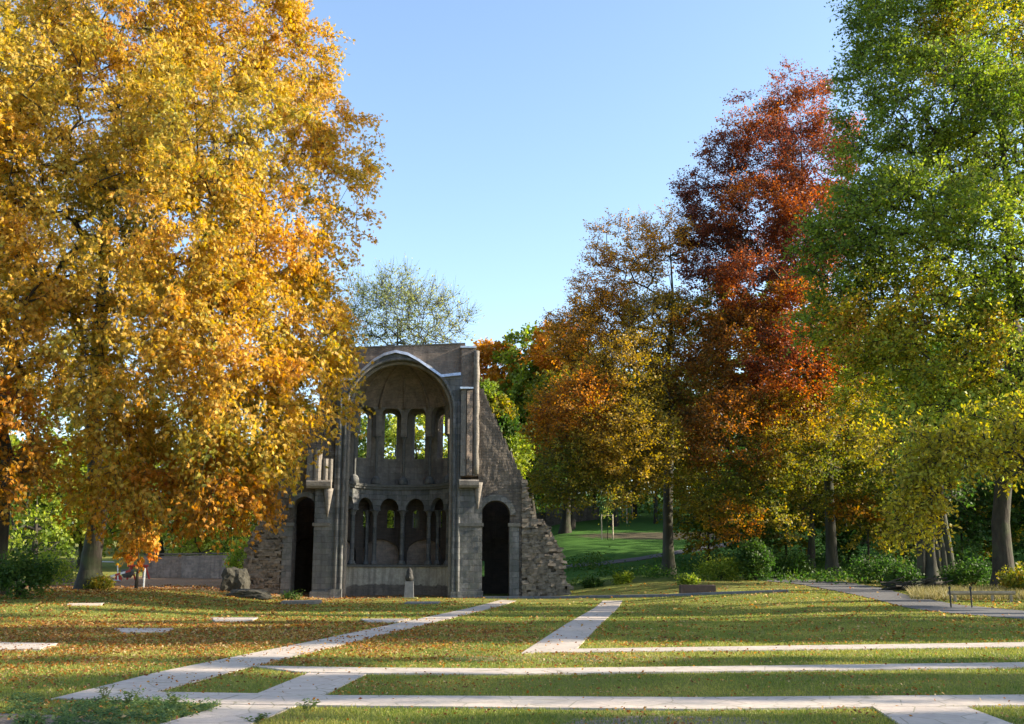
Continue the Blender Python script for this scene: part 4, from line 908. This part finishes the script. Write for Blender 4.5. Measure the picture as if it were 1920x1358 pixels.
M_fieldwall = stonemat('field_wall', (.52, .40, .33), (.33, .26, .22), (.44, .38, .32), .35, .16, (.2, .17, .14), .4, bumpd=.05)
def wp(px, Y): p = at(px, 1064, Y); return (p.x, Y)
line_wall('stone_wall', 'long low pinkish stone wall in sun behind the chestnut', [wp(268, 66), wp(340, 66), wp(470, 64), wp(560, 66)], [1.45, 1.5, 1.6, 1.6], .4, M_fieldwall)
line_wall('stone_wall', 'shaded grey stone wall stretch left of the chestnut trunk', [wp(60, 60), wp(132, 60)], [1.35, 1.35], .4, M_rough)
line_wall('stone_wall', 'grey retaining wall on the slope right behind the ruin', [wp(1000, 92), wp(1060, 92), wp(1125, 96)], [1.6, 1.5, 1.1], .5, M_rough)
for px, py, rx, rz, lab, sd_ in [(436, 1110, .6, .7, 'dark lumpy boulder leaning at the left foot of the ruin', 11), (462, 1122, .9, .25, 'low mossy rock in front of the left broken wall end', 12)]:
    a = G(px, py); o = rubble('boulder', 0, 0, 0, rx, .6, rz, M_darkrock, lab, 'rock', seed=sd_); o.location = (a[0], a[1]+.5, h1(*a)+rz*.5)
def slab(pp, z, mat, label, name='stone_slab', cat='slab', th=.1, group=None):
    W = [G(*p) for p in pp]; cx = sum(w[0] for w in W)/4; cy = sum(w[1] for w in W)/4; zz = h1(cx, cy)
    root_v = [(w[0]-cx, w[1]-cy, z) for w in W]; c = MB(); k = .97
    vs = [(x*1, y*1, z-th) for x, y, _ in root_v]+[(x, y, z-.012) for x, y, _ in root_v]+[(x*k, y*k, z) for x, y, _ in root_v]
    c.add(vs, [[8, 9, 10, 11]]+[[i, (i+1) % 4, 4+(i+1) % 4, 4+i] for i in range(4)]+[[4+i, 4+(i+1) % 4, 8+(i+1) % 4, 8+i] for i in range(4)])
    o = c.build(name, mat); o.location = (cx, cy, zz); return tag(o, label, cat, group)
gr = 'flat stone slabs let into the lawn'
slab([(-30, 1221), (75, 1220), (110, 1210), (-30, 1208)], .045, M_flag, 'pale slab in leaf litter cut by the left photo edge', group=gr)
slab([(228, 1188), (312, 1187), (326, 1181), (214, 1181)], .045, M_flag, 'grey slab lying in the shaded leaf litter, second nearest', group=gr)
slab([(402, 1167), (472, 1166), (484, 1160), (394, 1160)], .045, M_flag, 'pale slab on the sunlit line of the lawn before the ruin', group=gr)
slab([(690, 1168), (745, 1168), (770, 1163), (676, 1163)], .045, M_flag, 'thin slab beside the diagonal path nearest the ruin', group=gr)
slab([(126, 1136), (190, 1136), (196, 1132), (130, 1132)], .045, M_flag, 'farthest small slab in the grass before the chestnut trunk', group=gr)
slab([(526, 1133), (602, 1133), (604, 1129), (530, 1129)], .12, M_darkstone, 'dark stone step in the grass before the left doorway', 'stone_step', 'step', .2)
slab([(758, 1133), (822, 1133), (826, 1130), (762, 1130)], .06, M_granite, 'grey slab in the grass in front of the bust', group=gr)
# kerb
kp = [G(905, 1122), G(1000, 1122), G(1100, 1121), G(1250, 1119), G(1400, 1113), G(1480, 1110)]
c = MB(); k0 = kp[0]; z0 = h1(*k0)
for a, b_ in zip(kp[:-1], kp[1:]):
    dx, dy = b_[0]-a[0], b_[1]-a[1]; l_ = math.hypot(dx, dy); nx_, ny_ = -dy/l_*.12, dx/l_*.12; n = max(1, int(l_/1.0))
    for i in range(n):
        s0, s1 = i/n, (i+.985)/n; q = [(a[0]+dx*s, a[1]+dy*s) for s in (s0, s1)]
        pl = [q[0], q[1], (q[1][0]+nx_, q[1][1]+ny_), (q[0][0]+nx_, q[0][1]+ny_)]
        c.add([(x-k0[0], y-k0[1], h1(x, y)-z0-.1) for x, y in pl]+[(x-k0[0], y-k0[1], h1(x, y)-z0+.10) for x, y in pl], [[4, 5, 6, 7], [0, 1, 5, 4], [1, 2, 6, 5], [2, 3, 7, 6], [3, 0, 4, 7]])
o = c.build('kerb', M_granite); o.location = (k0[0], k0[1], z0); tag(o, 'long thin stone kerb running from the right doorway across the lawn', 'kerb')
# trough stone
a = G(1308, 1112); R1 = thing('stone_trough', 'small dark stone trough with brown leaves on the lawn right of the path', 'trough', (a[0], a[1], h1(*a)-.05))
c = MB(); 
c.add([(-.82, -.28, 0), (.82, -.28, 0), (.82, .28, 0), (-.82, .28, 0), (-.80, -.26, .42), (.79, -.27, .40), (.80, .27, .42), (-.81, .27, .41), (-.68, -.17, .42), (.68, -.17, .41), (.68, .17, .42), (-.68, .17, .42), (-.68, -.17, .3), (.68, -.17, .3), (.68, .17, .3), (-.68, .17, .3)],
      [[0, 1, 5, 4], [1, 2, 6, 5], [2, 3, 7, 6], [3, 0, 4, 7], [4, 5, 9, 8], [5, 6, 10, 9], [6, 7, 11, 10], [7, 4, 8, 11], [8, 9, 13, 12], [9, 10, 14, 13], [10, 11, 15, 14], [11, 8, 12, 15], [12, 13, 14, 15]])
c.build('basin', plain('reddish_stone', (.075, .05, .042), .95), R1)

# ================================================================ bust on pedestal
a = at(768, 1064, 52.6); bz = h1(a.x, 52.6)
BU = thing('monk_bust_monument', 'small dark bust on a grey pedestal standing before the apse base wall', 'monument', (a.x, 52.6, bz), -YAW)
c = MB(); c.box((-.42, -.3, -.05), (.42, .3, .07)); c.build('base_plate', plain('mossy_stone', (.25, .24, .08), .9), BU)
c = MB(); c.add([(-.24, -.2, .07), (.24, -.2, .07), (.24, .2, .07), (-.24, .2, .07), (-.20, -.17, .86), (.20, -.17, .86), (.20, .17, .86), (-.20, .17, .86)], [[4, 5, 6, 7], [0, 1, 5, 4], [1, 2, 6, 5], [2, 3, 7, 6], [3, 0, 4, 7]]); c.build('pedestal', M_granite, BU)
c = MB(); c.lathe([(.14, 0), (.19, .05), (.215, .14), (.205, .23), (.175, .31), (.155, .37), (.158, .44), (.148, .51), (.115, .58), (.06, .65), (.01, .71)], (0, 0, .862), 16, 1.0, .78)
c.lathe([(.02, -.1), (.055, -.07), (.07, 0), (.055, .05), (.02, .08)], (0, -.085, .862+.44), 10, 1, .7); c.lathe([(.02, 0), (.05, .05), (.04, .1), (.01, .13)], (0, -.15, .862+.12), 8); c.build('bust', M_bronze, BU, smooth=True)

# ================================================================ left: building site fence, barrier, sapling
Yf = 60
def post(c, px, y0, y1, Y, r): a = at(px, y0, Y); b_ = at(px, y1, Y); c.tube([a, b_], r, 6)
def relthing(name, label, cat, px, Y): p = gpt(px, Y, 0); return thing(name, label, cat, p), p
def relbuild(c, name, mat, root, off): c.v = [(v[0]-off.x, v[1]-off.y, v[2]-off.z) for v in c.v]; return c.build(name, mat, root)
T_, o_ = relthing('site_fence', 'white metal frame fence panel beside the chestnut trunk', 'fence', 192, Yf)
c = MB(); c.tube([at(178, 1053, Yf), at(214, 1054, Yf)], .04, 6); c.tube([at(176, 1088, Yf), at(226, 1089, Yf)], .05, 6); c.tube([at(221, 1058, Yf), at(221, 1090, Yf)], .04, 6)
c.tube([at(190, 1053, Yf), at(190, 1089, Yf)], .03, 6); relbuild(c, 'frame', M_steel, T_, o_)
T_, o_ = relthing('barrier_board', 'slanting red and white striped board by the fence', 'barrier', 215, Yf-1)
for i in range(6):
    a_, b_ = at(187+58*i/6, 1087-17*i/6, Yf-1), at(187+58*(i+1)/6, 1087-17*(i+1)/6, Yf-1); c = MB(); c.add([a_+Vector((0, -.02, -.06)), b_+Vector((0, -.02, -.06)), b_+Vector((0, -.02, .06)), a_+Vector((0, -.02, .06)), a_+Vector((0, .02, -.06)), b_+Vector((0, .02, -.06)), b_+Vector((0, .02, .06)), a_+Vector((0, .02, .06))], [[0, 1, 2, 3], [7, 6, 5, 4], [3, 2, 6, 7], [4, 5, 1, 0]])
    relbuild(c, 'stripe', M_red if i % 2 else M_white, T_, o_)
T_, o_ = relthing('site_trestle', 'red painted trestle with splayed legs in front of the low wall', 'trestle', 250, 61)
c = MB(); c.tube([at(238, 1087, 61), at(246, 1060, 61)], .06, 6); c.tube([at(280, 1086, 61), at(273, 1060, 61)], .05, 6); c.tube([at(240, 1061, 61), at(278, 1061, 61)], .07, 6); c.tube([at(254, 1088, 61.5), at(246, 1060, 61)], .05, 6); relbuild(c, 'frame', M_red, T_, o_)
T_, o_ = relthing('wheelbarrow', 'small dark loaded barrow with red wheel by the grey wall', 'wheelbarrow', 240, 60.5)
c = MB(); c.lathe([(.18, 0), (.3, .15), (.36, .38), (.3, .48)], tuple(gpt(240, 60.5, -.25)), 9, 1.1, .8); relbuild(c, 'tray', M_darkstone, T_, o_)
c = MB(); q = gpt(232, 60.5, -.02); c.tube([q+Vector((-.25, -.04, .2)), q+Vector((-.25, .04, .2))], .2, 12); relbuild(c, 'wheel', M_red, T_, o_)
c = MB(); c.tube([q+Vector((-.25, 0, .2)), q+Vector((.9, 0, .55))], .03, 6); relbuild(c, 'handle', M_steel, T_, o_)
T_, o_ = relthing('tree_stake', 'pale stake standing right of the small bare sapling', 'stake', 272, 52)
c = MB(); c.tube([gpt(272, 52), at(272, 1066, 52)], .045, 6); c.tube([at(258, 1068, 52), at(272, 1067, 52)], .03, 6); relbuild(c, 'post', M_steel, T_, o_)
lb = [lobe(262, 1000, 24, 51, 1, YEL), lobe(268, 1030, 20, 51, 1, ORG), lobe(250, 1030, 16, 51, 1, YEL)]
tree('young_chestnut_tree', 'small staked sapling with yellow leaves between chestnut and ruin', gpt(258, 51), [gpt(258, 51), at(259, 1060, 51), at(260, 1010, 51)], .07, lb, 30, 900, .2, .4, spread=.5, kind='palmate')

# staked saplings on the slope
def sapling(px, y1, Y, lab, w=7):
    p = gpt(px, Y, 0); root = thing('staked_sapling', lab, 'sapling', p, group='staked saplings on the green slope')
    for dx in (-.45, .45):
        c = MB(); c.tube([(dx, 0, -.1), (dx, 0, 2.0)], .05, 6); c.build('stake', M_palewood, root)
    c = MB(); c.tube([(-.5, 0, 1.9), (.5, 0, 1.9)], .035, 6); c.build('crossbar', M_palewood, root)
    c = MB(); c.tube([(0, 0, -.1), (.03, 0, 1.2), (-.02, .05, 2.9)], [.03, .025, .01], 6)
    for i in range(16):
        z = 1.4+i*.09; q = i*2.4; c.tube([(0, 0, z), (.35*math.cos(q), .35*math.sin(q), z+.3)], [.012, .005], 4)
    c.build('stem', M_bark, root)
    n = 90; C = np.array([0, 0, 2.2])+rng.normal(size=(n, 3))*np.array([.25, .25, .45]); v, f = leaf_quads(C, runit(n), runit(n, .3), np.full(n, .13), np.full(n, .08))
    mesh_obj('crown', v, f, M_leaf, root, col=pick(LIM, rng.random(n)))
sapling(1140, 1004, 82, 'nearest staked sapling on the slope, left of the half-bare beech trunk')
sapling(1168, 985, 92, 'middle staked sapling on the green slope')
sapling(1179, 970, 97, 'farthest and highest staked sapling on the green slope')
# timber rail at right
T_, o_ = relthing('timber_rail', 'low weathered timber rail lying on short posts by the asphalt path', 'rail', 1845, 40)
c = MB(); a_, b_ = at(1778, 1112, 40), at(1903, 1112, 40); c.tube([a_, b_], .075, 8); relbuild(c, 'beam', M_wood, T_, o_)
for px in (1790, 1860, 1895): c = MB(); q = at(px, 1112, 40); c.tube([(q.x, q.y, h1(q.x, q.y)-.2), q+Vector((0, 0, -.07))], .06, 6); relbuild(c, 'post', M_wood, T_, o_)
for px, lab in ((1777, 'thin dark iron post left of the timber rail'), (1816, 'thin dark iron post in front of the middle of the timber rail')):
    p = gpt(px, 37, .1); c = MB(); c.lathe([(.03, 0), (.03, .75), (.045, .77), (.045, .82), (.01, .85)], (0, 0, 0), 8); o = c.build('iron_post', M_bronze); o.location = p; tag(o, lab, 'post')
# heap of brushwood by the gnarled tree
p = gpt(1715, 47, 0); c = MB()
for i in range(90):
    x, y = rng.uniform(-1.3, 1.3), rng.uniform(-.4, .4); q = rng.uniform(0, 6.3); l_ = rng.uniform(.3, .9); z = abs(rng.normal())*.16
    c.tube([(x-l_*math.cos(q), y-l_*math.sin(q)*.5, z), (x+l_*math.cos(q), y+l_*math.sin(q)*.5, z+rng.uniform(-.05, .25))], .03, 5)
o = c.build('brushwood_heap', M_bark); o.location = p; tag(o, 'heap of dead brushwood at the foot of the gnarled tree', 'brushwood')

# ================================================================ shrubs
def shrub(px, Y, r, hh, pal, lab, n=2200, L=.14, name='shrub', wid=.6, group=None):
    b0 = gpt(px, Y, .05); root = thing(name, lab, 'shrub', b0, group=group)
    c = MB()
    for i in range(9):
        q = i*2.4; rr = r*rng.uniform(.3, .8); c.tube([(0, 0, 0), (rr*.4*math.cos(q), rr*.4*math.sin(q), hh*.4), (rr*math.cos(q), rr*math.sin(q), hh*rng.uniform(.6, .95))], [.03, .02, .008], 5)
    c.build('stems', M_bark, root)
    k = 40; cc = runit(k, .15)*np.array([r, r, hh*.55])*(.5+.5*rng.random((k, 1)))+np.array([0, 0, hh*.5]); cc[:, 2] = np.abs(cc[:, 2])
    C = np.repeat(cc, n//k, 0)+rng.normal(size=(n//k*k, 3))*r*.17; C[:, 2] = np.maximum(C[:, 2], .02); m_ = len(C)
    v, f = leaf_quads(C, runit(m_, .2), runit(m_, .4), L*(.6+.8*rng.random(m_)), L*wid*(.6+.8*rng.random(m_)))
    mesh_obj('foliage', v, f, M_leaf, root, col=pick(pal, np.repeat(rng.random(k), n//k)*.7+rng.random(m_)*.3)*(.8+.4*rng.random((m_, 1)))); return root
shrub(1416, 57, 1.0, 2.0, DRK, 'dark round evergreen bush between the beech trunks', 5000, .16)
shrub(1290, 52, .5, .6, GRN, 'small pale weedy bush at the left end of the stone trough', 900, .13)
shrub(1168, 58, .55, .55, GRN, 'low leafy shrub on the verge left of the half-bare beech', 1500)
shrub(1110, 58, .5, .45, DRK, 'low dark shrub beside the right broken wall end', 1300)
shrub(1350, 58, 1.4, 1.0, GRN, 'yellow-green tangle of brambles right of the trough', 2600)
shrub(1475, 60, 1.5, 1.3, DRK, 'dark undergrowth bush left of the copper beech trunk', 3000)
shrub(1650, 54, 1.5, 1.2, DRK, 'dark undergrowth bush right of the copper beech trunk', 3000)
shrub(1690, 50, 1.0, .9, DRK, 'brownish bush in front of the gnarled tree', 2000)
shrub(1820, 50, 1.3, 1.2, DRK, 'dark bush left of the thick right hand trunk', 3400)
shrub(1915, 44, .9, 1.1, OLV, 'bright orange-green bush at the right photo edge', 2400)
shrub(40, 40.5, 1.2, 1.8, DRK, 'green bush at the foot of the leftmost trunk', 4200)
shrub(95, 57, 1.5, 1.6, GRN, 'bushy green shrub against the grey wall stretch', 2600)
shrub(190, 49.5, .6, .6, OLV, 'ivy-like growth round the chestnut trunk foot', 900)
shrub(455, 61, 1.0, 2.4, LIM, 'sunlit shrub squeezed between low wall and ruin', 3000)
shrub(545, 50.2, .6, .3, DRK, 'low dark weeds before the left doorway', 700, .08)
# undergrowth band on the slope and in the hollow
cl = []
while len(cl) < 900:
    px = rng.uniform(1060, 2150); Y = rng.uniform(60, 74) if px < 1420 else rng.uniform(52, 90); x = (px-960)/FPX*Y
    if px < 1420 and noise.noise(Vector((x*.3, Y*.3, 1))) < .1: continue
    cl.append((x, Y, h1(x, Y)+rng.uniform(.0, .35)))
cl = np.array(cl); nb = 26; C = np.repeat(cl, nb, 0)+rng.normal(size=(len(cl)*nb, 3))*np.array([.5, .5, .16]); C[:, 2] = np.maximum(C[:, 2], hgt(C[:, 0], C[:, 1]))
Vl, Fl = leaf_quads(C, runit(len(C), .4), runit(len(C), .4), .16*(.6+.8*rng.random(len(C))), .09*(.6+.8*rng.random(len(C))))
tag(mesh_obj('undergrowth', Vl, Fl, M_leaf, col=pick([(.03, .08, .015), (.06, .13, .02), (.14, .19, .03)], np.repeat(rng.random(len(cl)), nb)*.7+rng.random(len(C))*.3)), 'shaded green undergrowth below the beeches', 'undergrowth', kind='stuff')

# ================================================================ grass blades, fallen leaves, weeds
from mathutils.geometry import intersect_point_tri_2d
def inside(poly, x, y):
    x = np.asarray(x); y = np.asarray(y); r = np.zeros(len(x), bool); n = len(poly)
    for i in range(n):
        x0, y0 = poly[i]; x1, y1 = poly[(i+1) % n]
        if y0 == y1: continue
        c = ((y0 > y) != (y1 > y)) & (x < (x1-x0)*(y-y0)/(y1-y0)+x0); r ^= c
    return r
def onpath(x, y):
    r = np.zeros(len(x), bool)
    for k, p in PATHS.items(): r |= inside(p, x, y)
    return r
def gz(x, y): return hgt(x, y)
def scatter(n, d0, d1, px0=-60, px1=1980, pw=1.0):
    d = d0*(d1/d0)**(rng.random(n)**pw); px = rng.uniform(px0, px1, n); return (px-960)/FPX*d, d
x, y = scatter(420000, 9.3, 48, -260, 2260, pw=.9); k = ~onpath(x, y); x, y = x[k], y[k]
pn = np.array([noise.noise(Vector((a*.6, b_*.6, 4))) for a, b_ in zip(x[::1], y[::1])]); soil = ((x+6.4)/2.6)**2+((y-10.2)/1.6)**2 < 1
k = ((pn > -.38) | (rng.random(len(x)) < .5)) & ~soil; x, y, pn = x[k], y[k], pn[k]; n = len(x)
sc = np.clip(y/16, .8, 2.6)
hh = (.012+.022*rng.random(n))*np.clip(sc, 1, 1.35)*np.where(rng.random(n) < .03, 1.8, 1); w = .008*sc; q = rng.uniform(0, 6.283, n); B = np.stack([x, y, gz(x, y)-.02], -1)
s_ = np.stack([np.cos(q), np.sin(q), q*0], -1)*w[:, None]; lean = np.stack([rng.normal(size=n)*.4, rng.normal(size=n)*.4, np.ones(n)], -1)*(hh+.02)[:, None]
V = np.stack([B-s_, B+s_, B+lean], 1).reshape(-1, 3); F = np.arange(n*3).reshape(-1, 3)
col = pick([(.07, .13, .015), (.165, .205, .035), (.29, .295, .055), (.42, .36, .10)], .45+.5*pn+rng.normal(size=n)*.2)
M_grass = leafmat('grass_blade', .35)
tag(mesh_obj('grass', V, F, M_grass, col=col), 'short lawn grass', 'grass', kind='stuff')
# fallen leaves
x, y = scatter(185000, 9.3, 56, -200, 2260, pw=.85); 
den = .025+.09*np.clip(vnoise(np.stack([x, y, x*0], -1), .5, 2)+.3, 0, 1)
a = G(130, 1200); den = den+2.0*np.exp(-(((x-a[0])/8)**2+((y-a[1])/6.5)**2)); a = G(200, 1120); den += 1.0*np.exp(-(((x-a[0])/9)**2+((y-a[1]-8)/10)**2))
den += .10*np.clip((x-2)/10, 0, 1)*(y > 22)
op = onpath(x, y); den *= .25+1.7*np.clip(vnoise(np.stack([x, y*1., x*0], -1), .9, 8)*1.6+.45, 0, 1); den = np.where(op, den*.10, den); k = rng.random(len(x)) < den; x, y, op = x[k], y[k], op[k]; n = len(x)
C = np.stack([x, y, gz(x, y)+np.where(op, .045, .012+.03*rng.random(n))], -1); dr = runit(n); dr[:, 2] *= .35; nn = runit(n, .75); sz = (.032+.045*rng.random(n))*np.clip(y/20, .8, 1.9)
V, F = leaf_quads(C-dr*sz[:, None]*.5, dr, nn, sz, sz*.6)
tag(mesh_obj('fallen_leaves', V, F, M_leaf, col=pick([(.10, .04, .02), (.22, .08, .022), (.34, .14, .03), (.42, .23, .07), (.50, .38, .2)], rng.random(n))), 'brown and orange fallen leaves strewn over lawn and paths', 'leaf litter', kind='stuff')
# weeds on the dug soil at the near left, taller plants along the path edge
def weeds(name, label, centres, nper, L, hmax, pal, cat='weeds'):
    V = []; Cc = []; 
    cs = np.array(centres); k = len(cs); st = np.repeat(cs, nper, 0); m_ = len(st)
    t_ = rng.random(m_); hgt_ = hmax*(.4+.6*rng.random(k)); z = t_*np.repeat(hgt_, nper)
    C = st+rng.normal(size=(m_, 3))*np.array([.05, .05, 0]); C[:, 2] += z; q = rng.uniform(0, 6.283, m_)
    dr = np.stack([np.cos(q), np.sin(q), .1+rng.normal(size=m_)*.35], -1)
    v, f = leaf_quads(C, dr, np.array([[0, 0, 1.]])+rng.normal(size=(m_, 3))*.3, L*(1.1-.6*t_)*(.6+.7*rng.random(m_)), L*.45*(1.1-.6*t_))
    col = pick(pal, rng.random(m_))
    o = mesh_obj(name, v, f, M_leaf, col=col); return tag(o, label, cat, kind='stuff')
cs = []
while len(cs) < 190:
    px, py = rng.uniform(20, 420), rng.uniform(1312, 1375)
    if noise.noise(Vector((px*.018, py*.03, 5))) < -.05 and px < 140: continue
    a = G(px, py)
    if onpath([a[0]], [a[1]])[0]: continue
    cs.append((a[0], a[1], h1(*a)-.02))
weeds('weeds', 'green weeds and clover growing over the dug soil at the near left corner', cs, 34, .075, .13, [(.05, .10, .035), (.10, .17, .06), (.20, .26, .09)])
def weedplant(px, py, hh, lab, n=60):
    a = G(px, py); root = thing('weed_plant', lab, 'weed', (a[0], a[1], h1(*a)-.02)); c = MB(); P_ = []
    for i in range(5):
        q = rng.uniform(0, 6.28); t_ = (.12*math.cos(q), .12*math.sin(q), hh*rng.uniform(.6, 1)); c.tube([(0, 0, 0), (t_[0]*.4, t_[1]*.4, t_[2]*.5), t_], [.006, .005, .002], 4); P_ += [np.array(t_)*s for s in np.linspace(.25, 1, n//5)]
    c.build('stems', M_weed, root); C = np.array(P_)+rng.normal(size=(len(P_), 3))*.012; q = rng.uniform(0, 6.28, len(C))
    v, f = leaf_quads(C, np.stack([np.cos(q), np.sin(q), .25+0*q], -1), np.array([[0, 0, 1.]])+rng.normal(size=(len(C), 3))*.3, np.full(len(C), .06), np.full(len(C), .03)); mesh_obj('leaves', v, f, M_leaf, root, col=pick([(.06, .12, .03), (.16, .2, .05)], rng.random(len(C))))
M_weed = plain('weed_stem', (.12, .14, .05), .8)
weedplant(195, 1318, .26, 'thin dark stemmed weed standing at the left end of the near path')
weedplant(245, 1322, .22, 'bushy green weed in the middle of the dug soil edge', 110)
weedplant(330, 1326, .20, 'leafy weed nearest the soil tip between the two paths', 110)
weedplant(575, 1332, .14, 'dry weed tuft on the lower edge of the near path')
weedplant(478, 1356, .12, 'small dry sprig at the bottom path edge')
# tall pale grass by the rail
n = 9000; px = rng.uniform(1690, 1960, n); Y_ = rng.uniform(41, 46, n); x = (px-960)/FPX*Y_; B = np.stack([x, Y_, hgt(x, Y_)-.03], -1); q = rng.uniform(0, 6.28, n); s_ = np.stack([np.cos(q), np.sin(q), q*0], -1)*.018
T2 = B+np.stack([rng.normal(size=n)*.16, rng.normal(size=n)*.16, .15+.28*rng.random(n)], -1)
tag(mesh_obj('long_grass', np.stack([B-s_, B+s_, T2], 1).reshape(-1, 3), np.arange(n*3).reshape(-1, 3), M_grass, col=pick([(.12, .13, .04), (.24, .21, .08), (.34, .28, .14)], rng.random(n))), 'long dry pale grass before the thick trunk at right', 'grass', kind='stuff')
